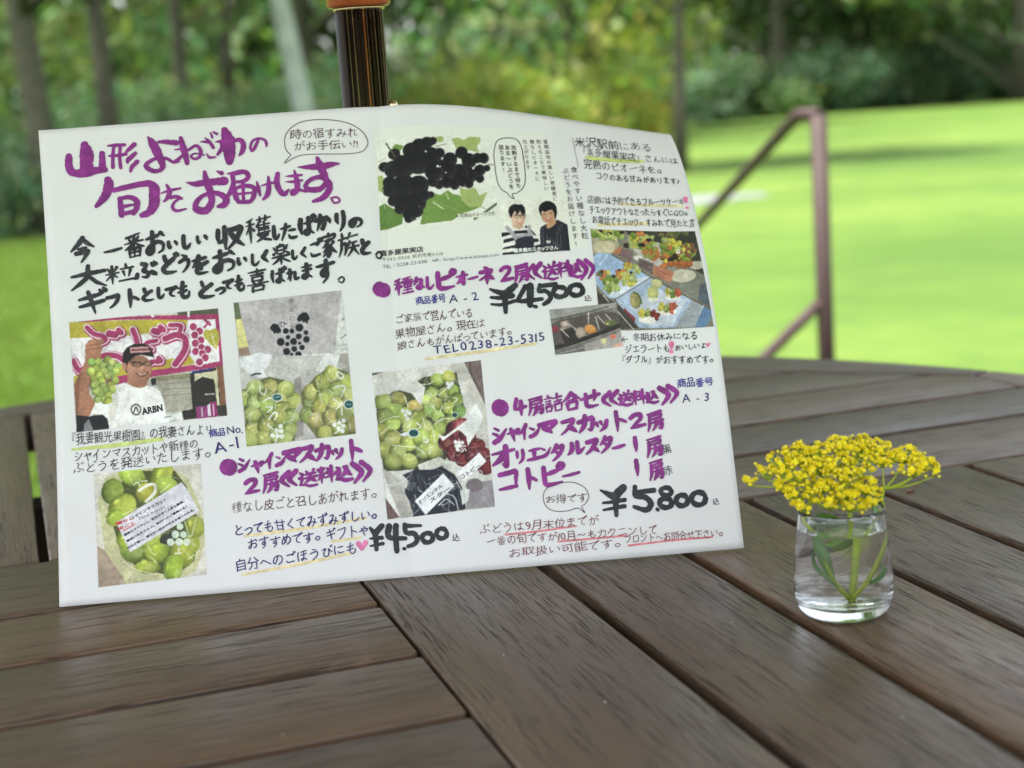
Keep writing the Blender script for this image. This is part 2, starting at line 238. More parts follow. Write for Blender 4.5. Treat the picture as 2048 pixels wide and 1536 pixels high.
# lettering, strokes and pictures of the sheet, in page millimetres (x from the fold, y from the bottom edge)
STROKES=[["heading_stroke","purple",[[[-192.48,278.43,4.33],[-192.87,272.7,4.95],[-190.81,267.75,4.94],[-183.66,266.87,5.56],[-175.16,268.11,4.64],[-170.95,268.09,3.71]],[[-182.41,285.33,4.96],[-181.6,279.49,8.67],[-182.08,268.02,8.03]],[[-172.03,278.73,3.72],[-172.42,268.53,4.64]],[[-168.1,283.56,1.24],[-163.88,283.54,2.48],[-157.87,283.39,2.17]],[[-167.95,276.81,1.24],[-163.74,276.8,2.17],[-157.39,277.26,2.17]],[[-164.55,282.63,2.17],[-165.54,276.94,2.17],[-166.05,269.3,2.47]],[[-160.66,282.32,2.17],[-161.43,275.33,2.17],[-161.28,268.61,2.17]],[[-151.86,283.23,3.1],[-155.69,280.01,2.48],[-157.94,277.94,1.24]],[[-151.65,277.44,2.48],[-156.13,273.63,3.1],[-156.86,271.77,1.86]],[[-150.82,271.93,2.79],[-154.03,268.99,2.79],[-155.44,265.91,1.86]],[[-143.14,287.37,1.24],[-140.45,282.65,5.59],[-137.37,274.71,5.27],[-135.4,268.16,3.72],[-137.41,265.12,2.79],[-141.63,265.14,3.1],[-145.38,267.67,3.1],[-144.91,270.19,2.79],[-139.3,272.94,2.17],[-132.69,272.42,2.17],[-128.66,269.54,1.86],[-125.02,269.89,1.24]],[[-136.76,283.65,1.86],[-131.96,283.27,3.11],[-125.99,282.16,3.73]],[[-123.07,285.14,2.49],[-122.01,278.63,4.35],[-120.64,272.11,3.72],[-120.3,268.24,2.79]],[[-127.2,277.76,0.93],[-122.67,277.72,1.55],[-120.38,275.93,1.55],[-124.24,272.39,2.17],[-128.66,269.54,1.86]],[[-120.38,275.93,1.55],[-114.11,279.29,2.18],[-111.32,275.86,2.49],[-112.18,272.08,2.17],[-115.29,270.73,1.86],[-117.59,272.51,1.55],[-115.05,274.23,1.24],[-109.11,272.8,0.93]],[[-111.23,281.63,0.62],[-107.92,281.37,1.87],[-105.55,280.54,1.56]],[[-108.04,283.95,0.93],[-105.51,281.18,2.18],[-103.36,277.16,2.18]],[[-107.84,273.66,0.62],[-106.21,270.97,1.86],[-102.57,271.0,1.24]],[[-104.52,286.9,1.25],[-103.51,283.92,1.56]],[[-102.67,287.39,1.25],[-100.65,285.95,1.87]]]],["heading_stroke","purple",[[[-95.76,288.14,4.36],[-94.09,281.57,8.41],[-93.75,273.19,7.46],[-94.15,267.46,4.97]],[[-101.71,280.88,0.93],[-98.7,280.65,2.49],[-97.71,277.36,3.11],[-101.07,272.49,1.86]],[[-90.82,280.67,2.49],[-86.56,280.98,3.11],[-84.67,277.61,3.42],[-85.88,273.21,3.11],[-87.86,270.81,1.24]],[[-75.06,280.71,1.56],[-77.52,275.76,2.18],[-79.68,273.37,1.99],[-80.54,276.0,1.74],[-78.77,279.72,1.74],[-75.04,281.03,1.56],[-71.48,279.79,1.75],[-70.45,277.14,1.87],[-70.88,275.24,0.93]]]],["heading_stroke","purple",[[[-169.6,261.29,4.94],[-169.22,258.07,6.17],[-171.43,251.89,5.55],[-175.36,247.13,4.0],[-177.91,244.8,2.46]],[[-166.46,254.36,3.09],[-157.92,255.91,3.71],[-145.79,257.18,4.33],[-142.04,254.65,6.18],[-141.78,249.55,7.1],[-142.5,243.26,6.47],[-145.83,238.46,4.93],[-150.15,236.9,3.69]],[[-163.22,248.7,3.08],[-162.91,244.24,3.7],[-162.73,237.9,3.69]],[[-163.22,248.7,2.47],[-157.17,249.18,3.08],[-153.12,246.64,3.7],[-153.11,242.2,3.7],[-155.46,238.59,3.08]],[[-161.16,243.47,2.46],[-155.09,244.26,1.54]],[[-163.29,238.58,3.08],[-159.03,239.19,2.77],[-155.38,239.85,2.77]],[[-137.52,250.16,0.93],[-132.91,251.39,1.85],[-125.6,252.4,1.55]],[[-133.85,255.28,1.55],[-132.31,251.34,3.09],[-133.8,247.01,2.78],[-136.37,244.68,1.23]],[[-132.0,246.87,2.47],[-128.36,247.21,2.47],[-125.14,245.69,1.85]],[[-126.0,246.39,1.85],[-129.81,243.52,1.85],[-131.22,240.47,2.16],[-128.97,238.07,2.16],[-122.88,238.86,1.23]],[[-121.74,255.91,0.62],[-115.79,254.49,3.71],[-106.68,255.04,4.33],[-98.21,255.01,5.58]],[[-109.86,261.67,2.48],[-109.09,255.23,4.33],[-107.15,248.08,4.64],[-106.97,241.72,4.32],[-110.92,236.96,4.94],[-116.29,238.02,4.63],[-116.64,241.85,3.7],[-112.73,245.98,2.78],[-106.55,248.03,2.78],[-100.62,246.29,3.71],[-97.82,242.9,4.33],[-99.23,239.84,4.32],[-102.93,238.86,2.47]]]],["heading_stroke","purple",[[[-102.1,261.69,1.24],[-99.48,260.21,3.1]],[[-95.89,259.61,0.93],[-91.05,259.55,3.1],[-85.56,260.07,3.1],[-83.04,257.0,3.1],[-85.97,254.04,2.79],[-91.44,253.84,1.86]],[[-92.9,259.05,2.79],[-92.73,252.67,3.1],[-95.56,246.53,3.09],[-97.8,244.8,1.24]],[[-92.34,249.45,3.1],[-91.78,244.33,3.4],[-90.48,241.05,2.78]],[[-92.02,249.75,2.17],[-85.58,250.83,2.79],[-80.24,249.13,3.1],[-80.58,244.08,3.09],[-83.25,240.48,2.78],[-90.5,240.74,2.47]],[[-86.66,252.82,2.17],[-87.13,241.42,2.16]],[[-90.77,245.83,1.86],[-81.66,246.07,1.55]],[[-78.17,252.79,1.24],[-77.27,248.26,2.48],[-76.66,243.77,1.55]],[[-75.33,250.02,0.93],[-69.79,251.18,1.86],[-66.75,251.25,1.55]],[[-70.72,255.39,1.55],[-70.85,249.03,3.1],[-72.1,244.04,3.41],[-74.72,241.08,1.86]],[[-64.85,256.84,3.1],[-65.8,251.82,3.72],[-64.64,246.63,3.72],[-61.81,243.55,3.72],[-58.6,246.16,1.24]],[[-60.13,254.88,0.62],[-55.58,254.84,1.86],[-50.09,255.04,1.55]],[[-60.37,251.39,0.62],[-55.84,251.03,1.86],[-50.03,251.53,1.55]],[[-54.43,258.26,1.24],[-53.12,250.82,3.72],[-53.81,245.14,3.1],[-56.37,243.12,2.79],[-56.85,245.07,2.17],[-53.16,245.73,2.17],[-47.8,244.04,1.55]],[[-51.86,260.29,0.93],[-46.12,259.84,3.11],[-37.0,259.76,4.67],[-31.46,260.61,3.74],[-26.57,260.86,1.25]],[[-39.65,265.41,2.49],[-38.21,259.86,4.98],[-36.18,253.95,4.66],[-35.27,249.41,3.42],[-39.21,245.27,3.72],[-45.9,245.16,3.72],[-48.15,247.88,2.79],[-44.87,251.44,2.79],[-38.69,252.87,3.11],[-33.76,249.29,3.73],[-33.8,244.21,4.03],[-37.78,239.43,3.72],[-44.0,237.39,2.17]],[[-32.96,238.74,1.24],[-29.28,239.08,1.36],[-27.64,236.42,1.36],[-31.06,235.42,1.36],[-32.96,238.74,1.24]]]],["price_stroke","black",[[[63.64,173.25,1.6],[67.4,171.43,2.89],[72.49,169.83,3.86]],[[80.8,174.37,3.89],[76.57,171.46,4.84],[73.02,168.52,4.5],[72.95,164.09,3.85],[72.7,157.8,2.87]],[[63.83,167.86,1.92],[70.28,167.12,2.88],[78.21,167.85,3.54]],[[63.77,163.46,1.59],[70.54,162.68,2.24],[79.19,164.29,2.57]],[[87.3,173.29,3.25],[81.92,165.37,2.9],[80.49,164.2,1.93],[87.02,163.72,3.23],[97.62,164.18,2.59]],[[90.59,173.05,5.2],[90.08,167.96,4.86],[89.38,161.0,4.19]],[[91.9,159.85,2.26],[93.18,159.43,2.58]],[[97.24,173.21,2.94],[96.18,169.43,2.93],[100.79,169.07,2.93],[103.73,165.61,3.25],[102.08,162.54,3.24],[98.57,160.59,2.59]],[[97.17,172.57,2.93],[107.86,173.03,3.28]]]],["price_stroke","black",[[[114.79,167.33,3.27],[114.01,165.78,3.6],[112.24,164.75,2.92],[109.96,164.52,3.26],[107.78,165.14,3.59],[106.27,166.45,2.91],[105.85,168.1,3.27],[106.62,169.65,3.6],[108.39,170.69,2.92],[110.68,170.93,3.29],[112.87,170.31,3.6],[114.37,168.99,2.92],[114.79,167.33,3.29]],[[125.78,167.59,3.4],[124.97,165.87,3.75],[123.18,164.74,3.04],[120.9,164.48,3.4],[118.72,165.17,3.74],[117.24,166.61,3.04],[116.84,168.44,3.41],[117.65,170.16,3.75],[119.44,171.31,3.05],[121.74,171.57,3.44],[123.92,170.89,3.76],[125.4,169.42,3.04],[125.78,167.59,3.43]]]],["price_stroke","black",[[[-22.84,31.31,1.77],[-20.13,27.55,3.53]],[[-15.68,31.89,3.54],[-19.5,28.08,3.83],[-19.82,23.4,3.24],[-19.88,18.12,2.64]],[[-23.27,24.87,1.18],[-19.72,24.86,2.06],[-16.17,24.86,2.65]],[[-23.27,20.46,1.18],[-15.82,21.3,2.35]]]],["price_stroke","black",[[[-11.38,31.22,4.13],[-12.25,27.17,3.83],[-10.96,24.41,3.24],[-2.15,23.38,2.65]],[[-7.2,31.47,3.54],[-7.74,23.85,3.53],[-7.69,16.2,3.23]],[[-3.47,17.31,2.06],[-2.88,17.26,2.06]],[[-1.85,31.61,2.95],[-1.3,26.84,2.95],[3.47,25.86,3.29],[5.32,22.17,3.29],[2.99,19.42,2.98],[-0.72,18.55,2.35]],[[-1.6,31.0,2.95],[8.05,30.2,1.8]],[[15.09,22.24,2.99],[14.54,20.88,3.3],[13.24,19.95,2.68],[11.54,19.71,2.99],[9.9,20.22,3.29],[8.76,21.35,2.67],[8.42,22.8,3.0],[8.97,24.16,3.29],[10.27,25.09,2.67],[11.96,25.33,3.01],[13.61,24.82,3.29],[14.75,23.69,2.67],[15.09,22.24,3.02]],[[23.92,24.05,2.88],[23.38,22.62,3.17],[22.15,21.64,2.57],[20.53,21.38,2.88],[18.98,21.9,3.17],[17.9,23.07,2.57],[17.59,24.57,2.89],[18.12,26.0,3.17],[19.36,26.98,2.57],[20.97,27.24,2.9],[22.53,26.72,3.17],[23.61,25.55,2.57],[23.92,24.05,2.9]]]],["price_stroke","black",[[[123.3,41.79,1.18],[130.19,37.7,4.72]],[[138.0,41.94,4.72],[133.54,38.53,5.11],[132.1,32.93,3.92],[131.75,26.09,2.74]],[[124.09,34.04,1.57],[131.42,34.14,2.36],[137.99,34.68,2.75]],[[124.05,29.83,1.57],[137.56,30.9,2.74]],[[145.29,41.62,3.14],[145.09,36.3,3.13],[151.04,34.97,3.52],[154.22,30.87,3.9],[150.97,27.39,3.51],[143.55,29.97,2.35]],[[145.75,38.52,2.74],[157.15,38.56,3.13]],[[157.84,27.13,2.34],[158.21,26.87,2.49]],[[168.08,36.72,2.96],[167.49,35.65,3.27],[166.16,34.95,2.65],[164.43,34.81,2.97],[162.78,35.28,3.27],[161.64,36.22,2.65],[161.33,37.39,2.98],[161.91,38.47,3.27],[163.25,39.16,2.65],[164.97,39.3,2.98],[166.62,38.83,3.26],[167.76,37.88,2.64],[168.08,36.72,2.98]],[[167.51,29.99,3.27],[166.83,28.7,3.61],[165.31,27.85,2.93],[163.34,27.67,3.28],[161.45,28.21,3.61],[160.16,29.33,2.93],[159.8,30.72,3.29],[160.48,32.02,3.61],[162.01,32.87,2.93],[163.98,33.04,3.29],[165.86,32.5,3.6],[167.16,31.38,2.92],[167.51,29.99,3.29]],[[177.72,30.51,3.26],[177.05,29.0,3.6],[175.59,27.99,2.92],[173.73,27.74,3.27],[171.98,28.33,3.6],[170.8,29.6,2.92],[170.5,31.21,3.28],[171.17,32.72,3.6],[172.63,33.74,2.92],[174.49,33.98,3.28],[176.24,33.38,3.59],[177.43,32.11,2.91],[177.72,30.51,3.28]],[[189.24,30.5,3.25],[188.43,28.72,3.58],[186.65,27.53,2.91],[184.38,27.25,3.26],[182.24,27.96,3.59],[180.79,29.46,2.91],[180.42,31.37,3.27],[181.24,33.16,3.59],[183.02,34.35,2.91],[185.28,34.62,3.27],[187.43,33.9,3.58],[188.88,32.4,2.9],[189.24,30.5,3.27]]]],["bullet","purple",[[[-106.64,75.19,10.33],[-106.05,74.83,10.64]],[[-6.32,178.47,10.05],[-4.82,177.72,9.74]],[[63.66,98.0,11.09],[63.96,97.67,11.09]]]],["speech_outline","brown",[[[-55.85,268.61,0.5],[-58.63,272.35,0.5],[-59.1,278.81,0.5],[-56.59,284.41,0.5],[-50.2,289.07,0.5],[-40.97,290.61,0.5],[-28.87,289.65,0.5],[-18.11,286.55,0.5],[-10.57,280.8,0.5],[-7.89,275.44,0.5],[-8.15,271.6,0.5],[-11.45,268.0,0.5],[-18.23,266.93,0.5],[-27.35,267.2,0.5],[-39.48,267.96,0.5],[-48.6,268.04,0.5],[-53.54,266.82,0.5],[-60.14,263.63,0.5],[-55.85,268.61,0.5]]]],["speech_outline","ink",[[[84.66,275.83,0.57],[90.95,275.53,0.58],[94.31,270.66,0.58],[95.13,262.04,0.57],[95.25,253.49,0.57],[94.68,245.04,0.56],[92.02,239.47,0.55],[87.57,236.41,0.55],[84.43,235.75,0.55],[85.47,232.55,0.55],[82.55,234.07,0.54],[81.08,236.46,0.54],[76.95,239.53,0.54],[74.8,245.62,0.54],[74.27,254.46,0.55],[74.35,264.07,0.55],[76.6,271.82,0.56],[80.36,274.84,0.57],[84.66,275.83,0.57]]]],["speech_outline","brown",[[[95.41,48.17,0.47],[105.23,48.46,0.47],[113.01,44.66,0.47],[115.43,39.05,0.47],[112.78,34.67,0.47],[110.17,32.98,0.47],[112.05,29.21,0.47],[107.68,32.43,0.47],[101.89,31.4,0.47],[93.81,31.71,0.47],[88.4,34.49,0.47],[86.42,39.29,0.47],[87.73,44.59,0.47],[92.07,47.31,0.47],[95.41,48.17,0.47]]]],["margin_line","grey",[[[133.35,279.54,0.33],[133.8,267.43,0.32],[134.26,255.3,0.31]]]],["highlighter_mark","lime",[[[-200.15,93.52,1.52],[-172.9,94.05,2.74],[-145.52,95.49,2.44]],[[141.74,264.06,2.78],[161.91,262.09,3.27],[181.79,261.38,2.96]]]],["highlighter_mark","tan",[[[-98.4,32.73,1.5],[-65.15,34.16,1.81],[-24.95,37.45,1.51]],[[-46.04,25.04,1.5],[-29.04,26.02,1.51]],[[-100.69,9.9,1.49],[-66.32,13.26,1.79],[-35.05,17.2,1.5]],[[19.12,132.0,1.88],[53.66,133.93,1.92],[90.83,136.08,1.63]],[[159.58,226.11,1.85],[180.11,223.11,1.87],[202.06,220.0,1.88]],[[142.38,211.91,2.14],[176.05,209.39,2.17]]]],["highlighter_mark","red",[[[60.59,20.4,1.23],[82.47,20.7,1.23],[105.78,21.74,0.93]],[[93.53,13.44,1.23],[137.04,13.36,1.23]],[[137.32,7.37,1.23],[163.8,8.12,1.22],[190.55,7.92,1.21]],[[-193.1,121.52,0.03],[-193.1,121.52,0.03]]]],["heart","pink",[[[-30.4,22.46,3.25],[-28.59,19.06,2.16]],[[-26.17,22.68,3.25],[-28.59,19.06,2.16]],[[201.79,121.88,1.42],[202.47,120.34,0.95]],[[203.65,121.81,1.42],[202.47,120.34,0.95]],[[205.29,225.94,3.47],[205.04,222.96,2.29]],[[204.83,218.33,2.26],[205.12,218.08,2.25]],[[179.46,125.44,3.84],[179.08,122.63,1.6]],[[178.46,120.5,2.55],[178.78,120.45,2.55]]]]]
LINES=[["g","black",0.028,0.5,[["今",-187.9,217.5,17.8,18.6],["一",-169.6,215.7,13.2,9.6],["番",-156.3,217.9,15.1,17.9],["お",-142.9,218.7,14.5,18.3],["い",-132.8,216.6,7.4,7.7],["し",-124.4,217.6,7.4,10.3],["い",-114.5,218.7,8.6,8.3],["収",-97.5,218.3,21.6,17.3],["穫",-79.2,222.1,18.0,18.7],["し",-68.6,219.0,5.6,10.3],["た",-60.8,219.0,12.4,12.9],["ば",-49.1,221.9,11.8,14.8],["か",-39.1,223.4,11.2,13.5],["り",-28.2,223.2,10.0,15.5],["の",-18.6,221.8,10.0,8.1]]],["g","black",0.028,0.5,[["大",-185.6,199.7,27.0,17.8],["粒",-166.2,200.4,20.9,14.6],["ぶ",-150.1,201.0,16.3,13.4],["ど",-135.8,204.1,12.9,14.7],["う",-125.9,204.5,9.9,13.4],["を",-116.4,202.2,13.9,14.4],["お",-101.5,203.6,17.9,17.2],["い",-90.7,202.7,7.4,7.7],["し",-82.7,202.7,7.4,8.9],["く",-76.1,204.1,6.8,8.9],["楽",-66.4,205.0,13.6,15.0],["し",-58.1,204.0,5.0,7.0],["く",-52.1,204.8,6.2,8.0],["ご",-45.2,206.8,9.3,13.5],["家",-36.3,208.4,11.2,18.0],["族",-24.2,207.7,14.9,18.0],["と",-13.8,205.9,8.7,12.2],["。",-4.3,202.3,9.3,12.8]]],["g","black",0.028,0.5,[["ギ",-184.4,183.7,20.8,17.7],["フ",-171.2,183.3,10.4,10.1],["ト",-159.5,184.3,11.7,13.3],["と",-149.8,186.0,10.4,10.1],["し",-142.1,186.4,6.1,8.2],["て",-135.3,186.5,8.6,8.2],["も",-127.6,187.1,10.5,12.0],["と",-113.7,186.7,14.2,13.3],["っ",-105.1,185.7,8.0,7.6],["て",-100.0,188.4,8.0,7.6],["も",-92.9,188.5,8.6,11.4],["喜",-82.0,189.9,16.1,16.5],["ば",-68.9,191.4,10.5,11.5],["れ",-59.6,191.3,8.7,8.9],["ま",-51.1,192.9,9.9,11.5],["す",-39.6,192.0,13.6,16.6],["。",-28.4,187.6,9.3,10.8]]],["h","brown",0,1,"時の宿すみれ",-51.9,281.9,-16.4,280.7,7.6],["h","brown",0,1,"がお手伝い!!",-50.2,273.8,-14.4,273.0,6.6],["h","ink",0,1,"『我妻観光果樹園』の我妻さんより",-200.6,99.7,-117.0,99.0,7.7],["h","violet",0.02,1,"商品",-114.4,96.6,-109.5,96.9,5.8],["h","navy",0.006,1,"No.",-104.0,98.0,-96.9,98.0,6.8],["h","navy",0.004,1,"A-1",-110.9,88.1,-100.4,89.7,10.4],["h","ink",0,1,"シャインマスカットや新種の",-196.4,88.9,-126.6,90.6,7.6],["h","ink",0,1,"ぶどうを発送いたします。",-196.6,81.9,-117.1,84.9,8.2],["g","purple",0.035,0.5,[["シ",-96.6,76.2,9.7,11.0],["ャ",-88.7,74.3,10.3,10.4],["イ",-81.3,76.8,8.5,11.0],["ン",-74.3,76.8,8.5,8.5],["マ",-67.2,78.4,13.4,11.6],["ス",-58.0,79.2,12.2,12.2],["カ",-48.5,79.6,11.6,12.2],["ッ",-40.0,78.3,10.4,9.8],["ト",-29.5,79.3,13.5,14.7]]],["g","purple",0.035,0.5,[["2",-92.7,62.2,11.5,10.9],["房",-81.1,63.6,12.1,14.0],["《",-69.5,64.8,13.4,10.9],["送",-58.6,64.2,12.8,11.5],["料",-47.5,65.8,12.2,11.6],["込",-36.5,65.8,11.6,11.0],["》",-26.1,65.5,15.9,14.6]]],["h","brown",0,1,"種なし皮ごと召しあがれます。",-102.4,50.2,-17.9,52.0,7.9],["h","navy",0.004,1,"とっても甘くてみずみずしい。",-101.8,36.6,-18.7,39.4,8.1],["h","navy",0.004,1,"おすすめです。ギフトや",-93.8,27.6,-26.7,30.0,7.8],["h","navy",0.004,1,"自分へのごほうびにも",-101.6,15.6,-34.9,20.2,8.4],["h","ink",0,1,"込",29.5,21.5,32.6,21.5,5.4],["v","ink",0.012,0.2,"完熟するまで待ち",88.8,268.8,89.5,241.5,3.7],["v","ink",0.012,0.2,"あま～いぶどうを",84.3,268.6,84.5,240.8,3.7],["v","ink",0.012,0.2,"送ります!",79.9,268.7,80.1,252.7,3.7],["v","ink",0,0,"置賜盆地の激しい寒暖差に",112.7,274.9,114.3,231.6,3.4],["v","ink",0,0,"耐えることで美味しい",107.6,274.5,109.0,239.6,3.4],["v","ink",0,0,"種なしピオーネに",102.6,274.1,103.6,246.6,3.4],["v","ink",0,0,"仕上がります",97.6,273.8,97.7,254.9,3.4],["v","ink",0,0,"食べやすい種なし大粒",130.8,253.7,131.9,204.4,4.9],["v","ink",0,0,"ぶどうをお届けします!",124.5,252.8,125.0,199.3,4.6],["h","ink",0,0,"※写真はイメージです",46.2,221.8,70.0,222.8,3.0],["h","ink",0.018,0,"喜多屋果実店",-2.9,201.2,20.0,201.7,4.2],["h","grey",0,0,"〒992-0026 米沢市東3-1-10",-2.8,197.2,33.9,198.0,3.0],["h","grey",0,0,"TEL／0238-23-5315　HP／http://www.kitaya.com",-3.1,192.8,70.2,195.4,3.1],["g","purple",0.035,0.5,[["種",8.1,179.2,13.1,12.1],["な",17.8,180.1,8.8,8.9],["し",24.5,179.6,7.0,9.6],["ピ",34.2,180.9,17.4,14.7],["オ",45.7,181.1,9.2,9.0],["ー",52.9,181.0,7.9,8.4],["ネ",62.0,182.1,14.0,13.0],["2",75.5,182.3,11.4,11.8],["房",85.6,182.0,12.2,13.9],["《",94.8,182.4,13.6,12.0],["送",105.0,181.5,11.6,12.7],["料",114.7,182.6,11.6,12.1],["込",122.5,181.2,9.5,11.5],["》",129.7,181.3,14.3,15.7]]],["h","violet",0.015,1,"商品番号",17.4,168.9,31.8,169.5,6.0],["h","navy",0.004,1,"A-2",39.1,168.7,53.3,169.3,8.0],["h","brown",0,1,"込",128.7,162.1,132.1,162.1,5.3],["h","brown",0,1,"ご家族で営んでいる",4.1,158.6,48.5,159.1,7.0],["h","brown",0,1,"果物屋さん。現在は",3.8,149.2,55.8,151.9,6.9],["h","brown",0,1,"娘さんもがんばっています。",4.5,141.8,75.1,145.4,6.6],["h","navy",0.006,1,"TEL0238-23-5315",26.5,137.2,94.9,140.2,8.2],["h","ink",0,1,"米沢駅前にある",138.5,277.0,187.6,275.6,9.8],["h","ink",0,1,"『喜多屋果実店』さんには",138.9,269.4,204.6,261.6,8.6],["h","ink",0,1,"完熟のピオーネを。",141.6,258.3,193.1,253.0,8.9],["h","ink",0,1,"コクのある甘みがあります♪",148.2,248.9,204.6,241.3,7.0],["h","ink",0,1,"店頭には予約できるフルーツケーキ",139.4,230.7,202.0,223.4,7.2],["h","ink",0,1,"チェックアウトなさったらすぐにGO。",139.4,223.2,204.0,213.9,6.7],["h","ink",0,1,"お電話でチェック。すみれで見たと言",140.4,215.4,205.8,205.5,6.9],["h","ink",0,1,"←",149.8,132.5,154.3,131.6,6.4],["h","ink",0,1,"冬期お休みになる",157.4,132.8,194.6,128.5,6.1],["h","ink",0,1,"ジェラートも",151.2,125.8,175.9,123.4,5.7],["h","ink",0,1,"おいしいよ",183.3,122.6,199.4,121.3,4.4],["h","ink",0,1,"『ダブル』がおすすめです。",145.9,120.1,204.5,112.0,5.6],["h","violet",0.015,1,"商品番号",182.6,100.5,200.1,98.8,6.1],["h","navy",0.004,1,"A-3",184.3,91.0,197.6,89.8,7.2],["g","purple",0.035,0.5,[["4",76.3,97.6,11.0,13.0],["房",87.0,97.0,12.4,13.1],["詰",98.5,97.5,13.7,13.1],["合",110.4,97.6,13.1,12.4],["せ",122.8,97.6,15.0,13.0],["《",136.2,96.4,14.3,10.5],["送",145.2,95.4,9.7,9.9],["料",154.0,95.3,10.4,10.5],["込",162.7,94.5,9.0,9.2],["》",173.1,94.4,16.1,12.8]]],["g","purple",0.035,0.5,[["シ",62.3,81.7,12.2,12.9],["ャ",71.0,81.3,11.0,11.1],["イ",77.8,81.6,8.4,11.1],["ン",84.9,81.6,9.7,8.6],["マ",93.5,82.7,14.9,11.1],["ス",107.1,82.4,13.6,11.7],["カ",118.3,82.8,13.6,12.3],["ッ",128.2,81.2,11.7,9.8],["ト",139.7,82.4,13.6,14.1],["2",151.6,81.1,12.9,10.4],["房",162.8,79.7,12.8,13.9]]],["g","purple",0.035,0.5,[["オ",63.3,67.7,18.6,14.7],["リ",74.2,66.8,9.0,9.8],["エ",83.3,67.6,11.6,9.2],["ン",90.8,68.4,8.4,8.6],["タ",98.5,67.4,11.6,11.6],["ル",110.3,68.8,13.5,9.2],["ス",121.0,68.7,11.6,11.0],["タ",130.1,69.3,11.6,11.6],["ー",137.6,66.7,9.6,9.1],["1",148.6,67.0,5.1,10.3],["房",160.6,64.2,12.8,13.8]]],["g","purple",0.035,0.5,[["コ",65.3,53.1,16.6,15.2],["ト",79.3,52.6,11.5,14.6],["ピ",93.0,53.8,19.2,15.8],["ー",105.4,53.0,13.5,10.9],["1",147.8,52.9,5.8,11.4],["房",160.2,50.4,11.5,13.7]]],["h","ink",0,1,"黒",168.1,62.2,171.3,62.1,6.6],["h","ink",0,1,"赤",167.5,49.3,170.7,49.3,6.5],["h","brown",0,1,"お得です",90.9,39.1,111.3,38.5,5.7],["h","ink",0,1,"込",195.6,28.4,198.8,28.4,4.6],["h","maroon",0,1,"ぶどうは9月末位までが",48.0,24.8,116.9,24.1,6.9],["h","maroon",0,1,"一番の旬ですが10月～もカクニンして",51.2,17.3,153.8,15.5,6.6],["h","maroon",0,1,"お取扱い可能です。",65.6,9.1,132.1,9.3,6.3],["h","maroon",0,1,"フロントへお問合せ下さい。",137.4,11.2,197.2,10.0,5.9],["h","ink",0.045,0,"ARBN",-155.4,113.5,-146.2,114.6,5.9],["h","white",0.01,0,"ぶ",37.7,74.7,40.6,71.7,5.5],["h","ink",0.01,0.3,"コトピー",36.4,57.6,46.6,62.9,3.4],["h","ink",0.012,0.3,"オリエンタル",8.9,44.3,21.8,52.7,3.0],["h","ink",0.012,0.3,"スター",16.8,45.2,26.0,50.3,3.0],["v","ink",0,0,"形ぶどう",-61.9,174.9,-62.9,158.6,3.1],["h","ink",0,0,"ぶどう",-139.9,105.8,-136.8,106.2,1.5],["h","crimson",0.02,0,"種なし",-173.6,46.8,-166.0,48.9,2.1],["h","crimson",0.02,0,"皮ごと",-172.4,43.7,-165.2,46.1,2.1],["h","ink",0.02,0,"シャインマスカット",-165.1,49.7,-145.5,58.3,2.3],["h","ink",0.01,0,"Shine muscat",-160.9,48.5,-146.3,54.2,2.1],["h","ink",0.03,0,"緑色のマスカット。粒も大きく人気も最高。",-169.6,39.6,-133.8,56.8,1.7],["h","ink",0.03,0,"贈答にもオススメ。自分へのご褒美にも！",-168.2,35.9,-132.1,53.6,1.6],["h","ink",0.03,0,"甘みが強く。柔らかい皮はそのまま食べられる。",-168.0,31.7,-127.7,51.4,1.6],["h","white",0.03,0,"喜多屋のスタッフさん",83.3,197.1,110.9,197.5,3.0]]
PICS={"man":[[[-199.0,172.3],[-107.4,174.1],[-105.5,106.6],[-197.4,103.6]],[[195,240],[1720,92],[1815,1195],[272,1368]]],"box":[[[-97.7,176.7],[-30.3,179.1],[-27.6,89.1],[-94.7,86.7]],[[240,38],[1350,-87],[1495,1380],[375,1512]]],"label":[[[-187.7,77.7],[-123.0,78.6],[-122.3,11.7],[-186.8,9.6]],[[450,510],[1545,405],[1605,1542],[495,1672]]],"black":[[[-2.4,275.6],[77.0,275.7],[72.3,218.3],[-3.9,215.9]],[[62,400],[1290,395],[1300,1240],[105,1340]]],"staff":[[[75.9,231.3],[121.1,233.4],[120.5,194.9],[73.8,194.8]],[[120,260],[1520,170],[1650,1355],[160,1450]]],"cakes":[[[136.4,209.5],[206.6,199.1],[208.0,132.0],[134.3,139.8]],[[75,62],[1535,98],[1800,1430],[215,1495]]],"gelato":[[[101.9,156.9],[147.0,156.9],[147.8,128.3],[102.9,127.6]],[[95,725],[780,652],[848,1100],[158,1188]]],"four":[[[-15.2,125.9],[53.8,128.6],[55.4,37.6],[-12.0,35.5]],[[22,245],[1135,112],[1280,1617],[180,1745]]]}

